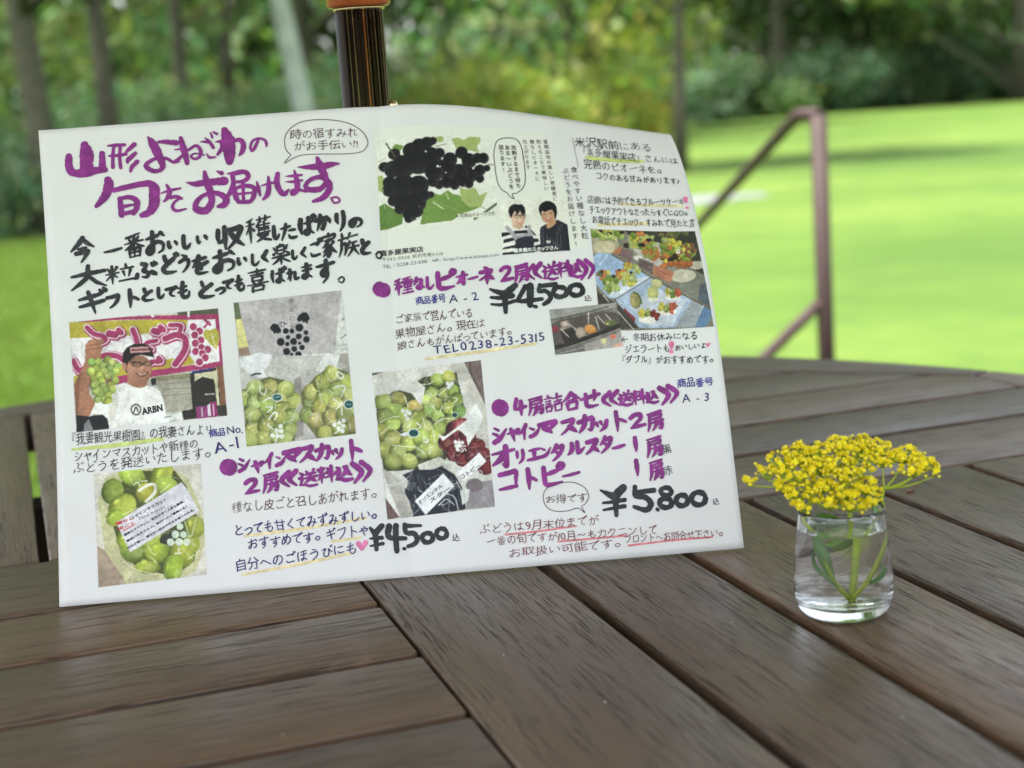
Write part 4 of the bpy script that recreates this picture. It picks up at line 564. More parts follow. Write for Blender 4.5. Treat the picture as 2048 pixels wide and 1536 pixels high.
PRINT = tint_material('printed_ink', .55, 0, .3)
def ink(name, srgb, k=1.0):
    m = mat(name, tuple(lin(srgb)*k), .5, spec=.3); g = N(m); v = g.new('ShaderNodeTexCoord').outputs['Object']
    c = lin(srgb)*k
    g.l(g.ramp(g.noise(v, 160, 4, .6), [(.32, tuple(c*.70)), (.55, tuple(c)), (.72, tuple(np.clip(c*1.35+(.022 if k < 1 else .004), 0, 1)))]), g.b.inputs['Base Color']); return m
INK = {'purple': ink('purple_brush_ink', (134,44,128)), 'black': ink('black_brush_ink', (40,44,46), .99), 'ink': ink('black_pen_ink', (44,42,50)),
 'brown': ink('brown_pen_ink', (92,58,66)), 'navy': ink('blue_pen_ink', (48,40,104)), 'violet': ink('violet_pen_ink', (56,40,136)),
 'maroon': ink('red_brown_pen_ink', (122,68,78)), 'lime': ink('lime_highlighter', (198,210,128)), 'tan': ink('tan_crayon', (226,208,160)),
 'red': ink('red_crayon', (214,128,132)), 'pink': ink('pink_crayon', (226,126,168)), 'grey': ink('grey_print', (92,92,94)),
 'crimson': ink('crimson_print', (200,50,50)), 'white': ink('white_print', (240,240,235))}

# ---- lettering
fcache = {}
def glyph(ch, off):
    "outline of one character from the built-in font, in em units centred on its box"
    key = (ch, off)
    if key in fcache: return fcache[key]
    c = bpy.data.curves.new('tmp', 'FONT'); c.body = ch; c.offset = off; c.resolution_u = 3 if off > .025 else 2
    o = bpy.data.objects.new('tmp', c); COL.objects.link(o)
    dg = bpy.context.evaluated_depsgraph_get(); dg.update()
    me = bpy.data.meshes.new_from_object(o.evaluated_get(dg))
    n = len(me.vertices); co = np.zeros(n*3, np.float32); me.vertices.foreach_get('co', co); co = co.reshape(-1,3)[:, :2].astype(float)
    F = [tuple(p.vertices) for p in me.polygons]
    bpy.data.objects.remove(o); bpy.data.curves.remove(c); bpy.data.meshes.remove(me)
    fcache[key] = (co, F); return fcache[key]
ref, _ = glyph('国', 0.0)
EMX, EMY = (ref[:,0].min()+ref[:,0].max())/2, (ref[:,1].min()+ref[:,1].max())/2
EM = (ref[:,0].max()-ref[:,0].min())/.86
def half(ch): return ord(ch) < 0x250
def mesh_from_glyphs(name, items, color, lift):
    "items: (char, cx, cy, sx, sy, rot, shear, off, fit) in page mm; off thickens the strokes, in em"
    Vs, Fs, Ls, n = [], [], [], 0
    for ch, cx, cy, sx, sy, rot, shear, off, fit in items:
        co, F = glyph(ch, 0.0)
        if not len(co): continue
        c = co.copy()
        if half(ch) or fit:
            mnx, mxx, mny, mxy = c[:,0].min(), c[:,0].max(), c[:,1].min(), c[:,1].max()
            if fit: c[:,0] = (c[:,0]-(mnx+mxx)/2)/max(mxx-mnx, .25); c[:,1] = (c[:,1]-(mny+mxy)/2)/max(mxy-mny, .25)
            else: c[:,0] = (c[:,0]-(mnx+mxx)/2)/EM; c[:,1] = (c[:,1]-EMY)/EM
        else: c[:,0] = (c[:,0]-EMX)/EM; c[:,1] = (c[:,1]-EMY)/EM
        # a slight wobble, as a hand gives
        if shear is not None:
            ph = random.random()*6
            c[:,0] += .022*np.sin(c[:,1]*6+ph)+shear*c[:,1]; c[:,1] += .022*np.sin(c[:,0]*6+ph*1.7)+.05*c[:,0]
        c[:,0] *= sx; c[:,1] *= sy
        cs, sn = math.cos(rot), math.sin(rot)
        c = np.stack([c[:,0]*cs-c[:,1]*sn+cx, c[:,0]*sn+c[:,1]*cs+cy], 1)
        Vs.append(c); Ls.append(np.full(len(c), lift)); Fs += [tuple(i+n for i in f) for f in F]; n += len(c)
        if off > 0:                          # the wet edge of the brush: a rounded bar along every outline edge
            cnt = {}
            for f in F:
                for i in range(len(f)):
                    e = (f[i], f[(i+1)%len(f)]); k = (min(e), max(e)); cnt[k] = cnt.get(k, 0)+1
            w0 = off*(sx+sy)*.5
            for q, e in enumerate([k for k, v in cnt.items() if v == 1]):
                a, b = c[e[0]], c[e[1]]; d = b-a; L = np.hypot(*d)
                if L < 1e-6: continue
                d = d/L; nr = np.array([-d[1], d[0]]); w = w0*(1+.10*math.sin(a[0]*2.1+a[1]*1.7)+.05*random.uniform(-1,1))
                P = [a+nr*w, a-nr*w, b-nr*w, b+nr*w]; P = [a+nr*w, a+(nr-d*1.0)*w*.72, a-d*w, a+(-nr-d)*w*.72, a-nr*w, b-nr*w, b+(-nr+d)*w*.72, b+d*w, b+(nr+d)*w*.72, b+nr*w]
                Vs.append(np.array(P)); Ls.append(np.full(10, lift+.000004+(q % 17)*.000003)); Fs.append(tuple(range(n, n+10))); n += 10
    V = on_page(np.vstack(Vs), np.concatenate(Ls))
    return mesh_obj(name, V, Fs, INK[color], poster)
def adv(ch):
    if ch == ' ': return .35
    if ch == '　': return .9
    if half(ch):
        co, _ = glyph(ch, 0.0); return (co[:,0].max()-co[:,0].min())/EM + .11
    return .92 if ch not in 'ャッュョっゃゅょ' else .74
# ---- a small brush alphabet: strokes in a 0..100 box, y downwards
BRUSH = {"イ":"72 8 48 38 10 58;50 36 50 96","ッ":"18 34 28 58;45 28 54 52;84 28 72 66 40 92","ト":"38 4 40 50 38 96;42 38 66 50 86 62","シ":"20 14 42 28;10 42 34 56;14 90 50 74 88 30","ャ":"12 46 50 38 86 30 70 54;36 20 46 60 54 96","ン":"14 18 40 34;14 88 56 72 90 26","マ":"8 22 50 18 90 16 70 44 48 62;30 46 50 62 66 82","ス":"18 18 50 16 78 14 60 46 34 72 8 90;50 54 72 72 88 90","カ":"10 34 50 28 84 24 82 60 72 88 58 82;46 6 44 40 30 70 10 92","オ":"8 32 50 28 92 24;60 4 60 50 58 94 46 84;56 36 36 62 8 84","リ":"24 14 24 40 24 60;70 8 72 40 64 72 36 96","エ":"18 20 50 18 82 16;50 20 50 50 50 84;6 88 50 84 94 80","タ":"44 6 34 26 10 48;38 24 60 22 82 20 66 56 40 80 14 96;32 44 50 54 62 64","ル":"30 14 30 50 22 72 6 90;58 8 58 50 58 86 76 76 94 56","コ":"14 20 50 18 84 16 82 50 80 84;10 86 50 84 84 82","ピ":"24 12 24 50 28 84 50 90 88 86;26 46 52 40 78 32;84 8 94 14 86 24 76 16 84 8","ー":"6 52 50 50 94 44","ネ":"44 4 54 14;18 28 50 26 78 24 56 48 12 70;52 46 52 70 50 96;62 54 74 64 88 76","ギ":"10 34 46 28 80 22;10 62 50 56 90 50;40 8 50 50 60 96;80 4 86 14;92 0 98 10","フ":"12 20 50 18 84 14 76 50 56 76 28 94","な":"8 26 30 24 52 20;34 6 30 30 12 58;68 22 84 34;66 40 66 66 64 82 50 92 38 82 50 70 72 76 90 90","し":"30 6 28 40 30 76 48 92 72 84 90 66","せ":"4 42 50 36 96 30;72 10 72 40 66 60;28 20 28 50 30 80 50 90 84 88","い":"16 22 16 50 24 78 40 66;76 26 86 44 90 62","た":"8 28 34 26 60 20;38 6 32 40 12 92;54 44 70 42 88 42;52 70 58 84 72 88 92 86","は":"14 16 10 50 16 86;36 36 60 34 86 30;62 12 62 50 62 76 50 88 38 80 50 70 70 76 88 90","か":"8 36 40 30 60 34 56 64 46 88 36 80;36 8 30 50 12 88;72 26 88 42 94 58","り":"26 14 24 40 32 58;70 8 74 40 66 72 44 96","の":"52 20 44 50 26 78 12 62 20 32 50 16 78 24 90 50 80 76 56 90","ぶ":"36 10 52 18 46 28;48 34 40 50 60 64 52 84 34 80;14 62 10 78 4 86;74 60 88 72 92 80;74 14 80 24;86 8 92 18","と":"28 8 34 30 42 44;76 28 40 50 20 70 32 88 60 92 86 90","う":"34 6 50 14 62 16;14 42 44 32 72 36 74 60 56 82 32 98","を":"12 24 40 22 76 16;44 4 34 30 12 56;16 54 42 42 52 50 52 70;84 40 52 54 32 70 36 88 60 92 84 90","お":"8 30 36 26 62 22;36 6 36 50 34 80 20 90 10 78 30 58 60 48 84 60 82 82 62 92;74 14 90 28","く":"66 6 40 34 24 50 46 70 72 94","こ":"22 24 50 22 78 22 70 32;18 70 34 86 84 84","。":"10 60 34 48 52 66 36 86 14 76 10 60","て":"8 22 50 18 90 12 56 34 40 58 50 82 72 90","も":"44 4 38 40 38 76 54 94 78 86 84 62;14 34 40 34 66 28;12 58 40 58 66 52","っ":"14 52 50 40 80 46 84 66 62 84 40 94","れ":"24 6 24 50 24 94;6 30 24 26 36 26 22 54 4 76;34 40 58 28 66 36 62 62 66 84 90 80","ま":"16 20 50 18 82 16;18 42 50 40 80 38;50 4 52 50 50 76 36 88 22 80 36 68 60 74 84 90","す":"6 24 50 22 94 18;56 4 58 40 54 62 40 68 32 56 46 42 60 54 58 78 36 98","2":"14 24 40 8 70 14 68 40 40 66 12 90;12 90 50 86 90 84","4":"34 6 22 40 14 60;14 60 50 62 92 56;62 26 60 60 60 98","1":"50 6 52 50 50 94","《":"46 6 10 50 44 96;84 6 48 50 82 96","》":"16 4 52 50 20 96;54 4 90 50 58 96","一":"6 56 50 52 94 42","今":"52 4 34 26 6 50;50 6 70 26 94 44;32 46 50 46 62 44;24 62 50 60 70 58 58 78 42 98","大":"8 40 50 34 92 30;50 6 46 46 30 70 6 94;52 46 70 72 94 92","番":"76 4 40 12 14 16;26 20 34 32;72 16 62 30;8 40 50 36 92 34;50 12 50 34 50 54;46 42 26 56 8 64;54 42 72 52 92 60;28 62 28 80 28 98;28 62 50 62 74 60 74 80 74 96;50 62 50 96;30 78 74 76;28 96 74 94","収":"16 12 14 40 16 66;16 66 30 60 40 54;36 4 36 50 36 96;50 18 70 16 88 14 78 46 64 72 44 94;54 34 72 66 94 92","穫":"30 6 8 16;4 30 34 26;20 14 20 60 20 98;18 36 4 62;24 40 34 52;44 14 96 10;58 4 58 20;80 2 80 18;54 24 46 40;52 34 52 66;72 24 72 64;52 36 92 34;52 46 88 44;52 56 88 54;52 66 94 64;48 72 84 70 64 86 42 98;54 78 72 90 96 98","粒":"10 20 18 36;40 16 32 34;4 46 46 42;26 8 26 50 26 94;24 50 6 76;28 50 42 66;70 6 72 20;52 28 94 24;62 40 66 62;86 36 80 66;48 86 96 82","楽":"16 14 24 26;84 10 76 24;14 48 28 38;74 38 90 48;50 2 42 12;34 14 34 48;34 14 68 12 66 48;36 30 66 28;34 48 66 46;6 62 50 60 94 58;50 50 50 76 50 98;46 64 28 80 6 92;54 64 72 78 94 90","家":"50 2 50 12;12 28 12 16 50 14 88 12 84 26;26 32 50 30 72 28;48 32 34 46 12 56;38 44 50 58 54 78 44 94 36 86;44 56 14 74;50 68 12 92;78 40 60 54;56 52 72 70 94 84","族":"22 2 24 14;4 24 44 20;20 24 18 60 4 92;18 46 38 44 38 70 30 90;60 4 48 28;54 18 94 14;58 34 50 50;54 44 88 42;46 64 96 60;72 44 68 68 44 96;72 66 94 94","喜":"14 14 50 12 86 10;50 2 50 26;24 28 76 24;28 38 72 36;28 38 30 54;72 36 70 52;30 54 70 52;34 58 38 66;66 56 60 66;6 70 94 66;28 78 28 98;28 78 74 76 72 96;28 96 72 94","房":"12 10 88 6;20 24 82 20 80 40;20 38 80 36;20 24 18 60 4 94;54 42 54 52;30 56 94 52;56 56 48 78 30 96;54 68 84 66 80 90 66 88","送":"10 10 22 22;4 40 20 38 16 60 6 80;4 82 30 84 60 96 96 94;44 4 50 18;82 0 72 18;36 26 90 22;32 46 96 42;64 26 58 54 34 74;64 48 80 62 92 72","料":"8 16 16 34;38 12 30 32;4 46 46 42;26 6 26 50 26 96;24 50 6 76;28 52 42 66;58 14 68 24;54 34 64 44;48 66 96 56;80 4 80 50 80 98","込":"10 10 22 22;4 40 20 38 16 60 6 80;4 82 30 84 60 96 96 94;50 10 62 20;66 14 58 46 36 72;66 30 78 54 94 70","詰":"22 2 26 12;4 20 42 18;10 34 36 32;10 48 36 46;10 62 12 90;10 62 38 60 36 88;12 88 36 86;50 22 96 18;72 2 72 40;54 42 92 38;56 58 58 94;56 58 92 54 90 90;58 92 90 90","合":"50 2 32 24 4 44;50 4 70 24 96 42;32 46 68 42;26 60 28 96;26 60 76 56 74 94;28 94 74 92","種":"34 4 8 14;2 30 42 26;22 12 22 60 22 98;20 36 4 64;26 40 38 52;88 2 50 10;46 22 96 18;54 32 54 60;54 32 90 30 88 60;54 46 88 44;54 60 88 58;72 8 72 92;50 76 92 74;44 94 98 92","さ":"12 28 50 26 84 18;44 4 56 30 70 54;26 58 22 78 44 92 74 90","ん":"46 6 28 46 8 92 26 62 40 52 48 70 56 90 74 86 90 64","に":"16 12 12 50 18 88;46 30 80 28;42 66 50 80 86 80","る":"22 16 70 12 44 36 14 62 44 48 74 54 78 78 52 94 34 84 50 76 62 90","き":"16 22 50 20 80 14;14 42 50 38 84 34;42 4 54 30 70 60;26 64 22 82 44 94 74 92","け":"14 14 10 50 16 86;36 34 90 28;68 6 70 50 60 76 44 96","ひ":"8 24 40 20 22 50 24 78 46 90 66 74 66 26;66 26 78 44 94 58","ほ":"14 14 10 50 16 86;38 18 86 14;38 44 86 40;62 18 62 60 60 78 48 88 38 80 50 72 72 78 88 90","へ":"6 56 30 36 60 56 94 78","よ":"56 24 84 20;54 4 54 50 54 76 38 90 24 82 36 70 60 78 86 92","ら":"36 4 54 14;24 30 20 60 44 50 74 52 78 74 58 92 34 96","み":"16 16 50 12 38 46 20 80 6 72 24 56 56 58 92 72;76 36 74 66 54 96","あ":"14 24 50 22 82 16;42 4 40 50 44 84;66 34 50 66 24 88 10 76 30 50 64 44 88 60 82 82 60 94","め":"24 18 34 50 46 74;62 10 50 50 24 84 10 72 24 40 60 28 88 46 84 74 60 92","や":"8 48 50 30 84 34 76 52 60 54;52 6 60 20;30 16 42 50 56 94","ア":"10 18 50 16 88 14 70 38 58 48;50 34 44 66 20 94","ウ":"50 2 50 18;14 40 14 22 84 20 78 56 40 94","ク":"42 6 32 30 10 52;38 24 80 20 66 60 24 96","チ":"78 6 44 16 18 20;6 46 94 40;52 18 48 66 26 96","ケ":"36 4 26 30 6 54;32 28 92 24;64 28 56 66 34 96","ラ":"22 12 78 8;12 36 84 32 68 68 30 96","ニ":"20 24 80 20;6 82 94 78","ロ":"16 18 18 88;16 18 84 16 82 86;18 86 82 84","～":"6 54 30 42 66 58 94 46","ば":"14 16 10 50 16 86;36 36 60 34 86 30;62 12 62 50 62 76 50 88 38 80 50 70 70 76 88 90;80 4 86 15;92 0 98 11","が":"8 36 40 30 60 34 56 64 46 88 36 80;36 8 30 50 12 88;72 26 88 42 94 58;80 4 86 15;92 0 98 11","で":"8 22 50 18 90 12 56 34 40 58 50 82 72 90;80 4 86 15;92 0 98 11","ず":"6 24 50 22 94 18;56 4 58 40 54 62 40 68 32 56 46 42 60 54 58 78 36 98;80 4 86 15;92 0 98 11","び":"8 24 40 20 22 50 24 78 46 90 66 74 66 26;66 26 78 44 94 58;80 4 86 15;92 0 98 11","ぐ":"66 6 40 34 24 50 46 70 72 94;80 4 86 15;92 0 98 11","ど":"28 8 34 30 42 44;76 28 40 50 20 70 32 88 60 92 86 90;80 4 86 15;92 0 98 11","ご":"22 24 50 22 78 22 70 32;18 70 34 86 84 84;80 4 86 15;92 0 98 11","ジ":"20 14 42 28;10 42 34 56;14 90 50 74 88 30;80 4 86 15;92 0 98 11","ダ":"44 6 34 26 10 48;38 24 60 22 82 20 66 56 40 80 14 96;32 44 50 54 62 64;80 4 86 15;92 0 98 11","ブ":"12 20 50 18 84 14 76 50 56 76 28 94;80 4 86 15;92 0 98 11","ェ":"18 20 50 18 82 16;50 20 50 50 50 84;6 88 50 84 94 80","ツ":"18 34 28 58;45 28 54 52;84 28 72 66 40 92","ょ":"56 24 84 20;54 4 54 50 54 76 38 90 24 82 36 70 60 78 86 92","つ":"14 52 50 40 80 46 84 66 62 84 40 94"}
def stroke_mesh(pts, rough=.05):
    P = catmull(pts, 7 if len(pts) > 2 else 8); xy, w = P[:, :2], np.maximum(P[:,2], .05)
    if len(pts) > 1 and np.ptp(xy[:,0])+np.ptp(xy[:,1]) > .3*w.max():
        t = np.gradient(xy, axis=0); t /= np.linalg.norm(t, axis=1, keepdims=True)+1e-9
    else: t = np.tile([1.0, 0], (len(xy), 1))
    n = np.stack([-t[:,1], t[:,0]], 1)
    wl = w*.5*(1+rough*RNG.normal(size=len(w))); wr = w*.5*(1+rough*RNG.normal(size=len(w)))
    L_, R2 = xy+n*wl[:,None], xy-n*wr[:,None]; m = len(xy)
    V = list(L_)+list(R2); F = [(i, m+i, m+i+1, i+1) for i in range(m-1)]
    for end, sgn in ((0,-1),(m-1,1)):       # round caps
        c = xy[end]; base = len(V); r = w[end]*.5; a0 = math.atan2(n[end][1], n[end][0])
        V.append(c); arc = []
        for k in range(1, 6):
            a = a0 - sgn*math.pi*k/6
            V.append(c + np.array([math.cos(a), math.sin(a)])*r*(1+.5*rough*RNG.normal())); arc.append(base+k)
        ch_ = [end] + arc + [m+end]
        for a_, b_ in zip(ch_[:-1], ch_[1:]): F.append((base, b_, a_) if sgn > 0 else (base, a_, b_))
    return np.array(V), F
def brush_char(ch, cx, cy, w, h, pen, rise, brush):
    "list of (points with width) in page mm; brush: pressure changes along each stroke"
    out = []
    ss = BRUSH[ch].split(';'); k = (pen if ch != '。' or not brush else pen*.5)*(1.0 if len(ss) < 7 else .80 if len(ss) < 11 else .66)
    for s_ in ss:
        q = np.array(s_.split(), float).reshape(-1, 2)/100-.5; q[:,1] *= -1
        q += np.array([random.uniform(-1,1), random.uniform(-1,1)])*.012
        q[:,1] += rise*q[:,0]; n = len(q); L = np.abs(np.diff(q, axis=0)).sum()
        x = cx+q[:,0]*w; y = cy+q[:,1]*h
        if brush:
            horiz = abs(q[-1,0]-q[0,0]) > abs(q[-1,1]-q[0,1])*1.6
            prof = np.interp(np.linspace(0,1,n), (0,.35,.7,1), (.55,.85,1.0,.75) if horiz else (1.05,1.15,1.0,.45))*random.uniform(.85,1.15)
            if L < .25: prof = np.linspace(.7, 1.1, n)
        else: prof = np.ones(n)*random.uniform(.9,1.1)
        out.append([(x[i], y[i], k*prof[i]) for i in range(n)])
    return out
def strokes_object(name, lst, color, lo, rough=.05, step=.000006):
    Vs, Fs, lf, n = [], [], [], 0
    for i, s_ in enumerate(lst):
        V, F = stroke_mesh(s_, rough)
        Vs.append(V); lf.append(np.full(len(V), lo+(i % 40)*step)); Fs += [tuple(q+n for q in f) for f in F]; n += len(V)
    return mesh_obj(name, on_page(np.vstack(Vs), np.concatenate(lf)), Fs, INK[color], poster)
PENW = {'black': 2.55, 'purple': 2.75}
for L in LINES:
    kind, color, off, jit = L[:4]; lift = .00030
    if kind == 'g':
        lst = []
        for ch, x, y, w, h in L[4]: lst += brush_char(ch, x, y, w*.90, h*.88, PENW[color]*min(1.15, .55+.45*max(w, h)/13), .10, True)
        strokes_object('brush_lettering', lst, color, lift); continue
    txt, x0, y0, x1, y1, h = L[4:]; items, lst = [], []
    if kind == 'h':
        A = [adv(c) for c in txt]; dx, dy = x1-x0, y1-y0; ln = math.hypot(dx, dy); ang = math.atan2(dy, dx)
        unit = ln/(sum(A)-(A[0]+A[-1])/2) if len(txt) > 1 else h; p = 0
        if len(txt) == 1: ang = 0
        for i, c in enumerate(txt):
            q = (p + A[i]/2 - A[0]/2)*unit; p += A[i]
            if c in ' 　': continue
            if half(c): sx = min(unit*1.0, h*1.05)
            else: sx = unit*(1.0 + (.05*random.uniform(-1,1) if jit else 0))
            sy = h*(1.0 + (.10*random.uniform(-1,1) if jit else 0))
            X_, Y_ = x0+dx*q/ln, y0+dy*q/ln+(random.uniform(-.04,.04)*h*jit)
            if c in BRUSH and not half(c) and jit > .5: lst += brush_char(c, X_, Y_, sx*.86, sy*.84, (.47 if color != 'navy' else .60)+off*22, .10+math.tan(ang)+random.uniform(-.05,.05), False)
            else: items.append((c, X_, Y_, sx*(1 if half(c) else .93), sy*.93, ang+(R_(random.uniform(-4,4))*jit), random.uniform(-.12,.10)*jit if jit else None, off, False))
    else:
        n = len(txt)
        for i, c in enumerate(txt):
            q = i/(n-1); items.append((c, x0+(x1-x0)*q, y0+(y1-y0)*q, h, h, 0, None, off, False))
    if items: mesh_from_glyphs('lettering', items, color, lift)
    if lst: strokes_object('lettering', lst, color, lift, .02, .000003)
# ---- headings, prices, bullets, outlines and marks drawn stroke by stroke
names = {'heading_stroke': 'heading_lettering', 'price_stroke': 'price_lettering'}
STROKES = [x for nm, col, lst in STROKES for x in ([(nm, col, [q]) for q in lst] if nm in ('highlighter_mark', 'bullet') else [(nm, col, lst)])]
for nm, color, lst in STROKES:
    lo = {'highlighter_mark': .00020, 'heart': .00022}.get(nm, .00030)
    strokes_object(names.get(nm, nm), lst, color, lo, .015 if nm in ('speech_outline', 'bullet') else .05)

# ---- printed pictures: flat print, one fine grid of coloured points each
class Paint:
    def __init__(s, quadmm, quadpic, n=None):
        q = np.array(quadmm); w = (np.linalg.norm(q[1]-q[0])+np.linalg.norm(q[2]-q[3]))/2; h = (np.linalg.norm(q[3]-q[0])+np.linalg.norm(q[2]-q[1]))/2
        s.nx, s.ny = int(w/.30)+2, int(h/.30)+2
        a, b = np.meshgrid(np.linspace(0,1,s.nx), np.linspace(0,1,s.ny)); a, b = a.ravel()[:,None], b.ravel()[:,None]
        bil = lambda Q: (Q[0]*(1-a)+Q[1]*a)*(1-b)+(Q[3]*(1-a)+Q[2]*a)*b
        s.mm = bil(q); Q = bil(np.array(quadpic, float)); s.X, s.Y = Q[:,0], Q[:,1]
        s.C = np.full((len(s.X), 3), 200.0); s.rg = np.random.default_rng(int(abs(q.sum()))+3)
    def poly(s, pts, c, soft=1.0):
        pts = np.array(pts, float); x0, y0 = pts.min(0); x1, y1 = pts.max(0)
        m = (s.X>=x0)&(s.X<=x1)&(s.Y>=y0)&(s.Y<=y1); ix = np.nonzero(m)[0]; X, Y = s.X[ix], s.Y[ix]; ins = np.zeros(len(ix), bool)
        for i in range(len(pts)):
            xa, ya = pts[i]; xb, yb = pts[(i+1)%len(pts)]
            if ya == yb: continue
            c_ = ((ya > Y) != (yb > Y)) & (X < (xb-xa)*(Y-ya)/(yb-ya)+xa); ins ^= c_
        k = ix[ins]; s.C[k] = s.C[k]*(1-soft)+np.array(c, float)*soft
    def ell(s, cx, cy, rx, ry, c, rot=0, soft=1.0, edge=None):
        cs, sn = math.cos(R_(rot)), math.sin(R_(rot)); dx, dy = s.X-cx, s.Y-cy
        u = (dx*cs+dy*sn)/rx; v = (-dx*sn+dy*cs)/ry; d = u*u+v*v; k = d < 1; c = np.array(c, float)
        if edge is None: s.C[k] = s.C[k]*(1-soft)+c*soft
        else:
            d2 = np.clip(((u+.25)**2+(v+.3)**2)/1.9, 0, 1)[k][:,None]**1.3; s.C[k] = c*(1-d2)+np.array(edge, float)*d2
    def ring(s, cx, cy, rx, ry, w, c):
        d = np.sqrt(((s.X-cx)/rx)**2+((s.Y-cy)/ry)**2); s.C[np.abs(d-1)*min(rx,ry) < w/2] = c
    def line(s, pts, w, c, soft=1.0):
        P = catmull(pts, 6) if len(pts) > 2 else np.array(pts, float)
        for a, b in zip(P[:-1], P[1:]):
            d = b-a; L = max(d@d, 1e-9); t = np.clip(((s.X-a[0])*d[0]+(s.Y-a[1])*d[1])/L, 0, 1)
            k = np.hypot(s.X-a[0]-t*d[0], s.Y-a[1]-t*d[1]) < w/2; s.C[k] = s.C[k]*(1-soft)+np.array(c, float)*soft
    def grape(s, x, y, r, c=(176,190,98), e=(84,96,36), rr=None):
        k = s.rg.random()*.26+.84; c = np.array(c)*k*np.array([1+.05*s.rg.normal(), 1, 1+.08*s.rg.normal()]); e = np.array(e)*k*.85; rot = s.rg.random()*180
        s.ell(x, y, r*1.03, (rr or r)*(.86+.2*s.rg.random()), c, rot, edge=e)
        if s.rg.random() < .8: s.ell(x-r*(.1+.35*s.rg.random()), y-r*(.15+.35*s.rg.random()), r*(.1+.22*s.rg.random()), r*(.07+.1*s.rg.random()), np.minimum(c*1.32+10, 250), rot, soft=.55)
        if s.rg.random() < .3: s.ell(x+r*.2, y+r*.1, r*.45, r*.4, (196,190,130), rot, soft=.25)
    def blotch(s, amp, size):
        ph = s.rg.random(6)*6; f = 1/size
        n = sum(np.sin(s.X*f*(1+.7*i)+s.Y*f*(.6*i-1)+ph[i]) for i in range(6))/3; s.C += (amp*n)[:,None]
    def film(s, x0, x1, y0, y1, n, soft=.32):
        "creases and sheen of clear wrapping, as printed"
        for _ in range(n):
            x, y = x0+(x1-x0)*s.rg.random(), y0+(y1-y0)*s.rg.random(); a = s.rg.random()*6.28; L = 40+110*s.rg.random(); b = a+s.rg.normal()*.7
            s.line([(x,y),(x+math.cos(a)*L,y+math.sin(a)*L),(x+math.cos(a)*L+math.cos(b)*L*.7,y+math.sin(a)*L+math.sin(b)*L*.7)], 4+5*s.rg.random(), (236,238,226), soft*(.5+s.rg.random()))
        for _ in range(n//4):
            x, y = x0+(x1-x0)*s.rg.random(), y0+(y1-y0)*s.rg.random(); q = [(x+s.rg.normal()*70, y+s.rg.normal()*70) for _ in range(3)]; s.poly(q, (228,230,220), .22)
    def done(s, lift=.00014, grain=9, name='printed_picture', lab=None, soil=1.0):
        A = s.C.reshape(s.ny, s.nx, 3)
        if grain > 5:
            P_ = np.pad(A, ((1,1),(1,1),(0,0)), 'edge'); P_ = P_[:-2]*.22+P_[1:-1]*.56+P_[2:]*.22; A = P_[:,:-2]*.22+P_[:,1:-1]*.56+P_[:,2:]*.22
            for sz, am in ((3,.035*soil),(8,.04*soil),(22,.05*soil)):
                g2 = s.rg.normal(size=(s.ny//sz+2, s.nx//sz+2)); yy, xx = np.linspace(0, g2.shape[0]-1.001, s.ny), np.linspace(0, g2.shape[1]-1.001, s.nx)
                y0_, x0_ = yy.astype(int), xx.astype(int); fy, fx = (yy-y0_)[:,None], (xx-x0_)[None]
                n_ = (g2[y0_][:,x0_]*(1-fx)+g2[y0_][:,x0_+1]*fx)*(1-fy)+(g2[y0_+1][:,x0_]*(1-fx)+g2[y0_+1][:,x0_+1]*fx)*fy
                A = A*(1+am*n_[:,:,None])
            lum = A.mean(2, keepdims=True); A = lum+(A-lum)*.88
        s.C = A.reshape(-1, 3).copy()
        s.C += s.rg.normal(size=(len(s.C),1))*grain + s.rg.normal(size=s.C.shape)*grain*.4
        idx = np.arange(s.nx*s.ny).reshape(s.ny, s.nx)
        F = np.stack([idx[1:,:-1], idx[1:,1:], idx[:-1,1:], idx[:-1,:-1]], -1).reshape(-1,4)
        o = mesh_obj(name, on_page(s.mm, lift), F, PRINT, poster, True, lin(np.clip(s.C, 6, 245)))
        if lab: o['label'] = lab
        return o
CR, WH, MU = (166,52,98), (226,222,222), (182,168,52)
# man with a bunch of grapes before a banner
p = Paint(*PICS['man']); p.C[:] = (186,184,170)
p.poly([(980,165),(1720,92),(1730,170),(1050,190)], (84,90,66)); p.poly([(980,150),(1300,118),(1310,165),(1000,178)], (196,196,180))
p.poly([(195,240),(1700,165),(1772,680),(1150,780),(690,880),(240,870)], WH)
p.poly([(196,240),(1412,202),(1390,300),(820,382),(205,404)], MU); p.poly([(240,800),(420,700),(760,690),(1430,585),(1490,665),(1150,730),(700,810),(245,880)], MU)
p.poly([(260,235),(480,212),(700,190),(1050,172),(1700,150),(1705,206),(1400,212),(1050,212),(800,215),(600,222),(400,238)], CR)
p.poly([(1685,150),(1725,150),(1772,660),(1745,670)], CR); p.poly([(240,880),(690,800),(1080,728),(1765,640),(1775,692),(1080,795),(700,880),(250,900)], CR)
p.poly([(1035,150),(1065,150),(1068,190),(1040,190)], (235,235,235)); p.poly([(1405,118),(1428,118),(1428,185),(1406,185)], (235,235,235))
ban = [([(380,295),(450,360),(540,385),(570,420),(520,450)],52),([(610,360),(670,370)],74),([(705,325),(730,350)],60),([(238,640),(300,735),(400,680),(540,590),(680,590),(760,640)],58),
 ([(850,320),(880,400),(900,490)],56),([(1090,430),(1000,450),(960,500),(1040,520)],44),([(1065,330),(1105,340)],70),([(1130,290),(1160,320)],58),([(900,700),(1040,650),(1130,640),(1110,610)],52),
 ([(1225,268),(1335,272),(1330,325)],46),([(1175,410),(1290,370),(1375,400),(1385,500),(1340,590),(1280,670)],64)]
for q, w in ban: p.line([(x+8,y+8) for x,y in q], w+42, CR)
for q, w in ban: p.line(q, w+20, (238,235,235))
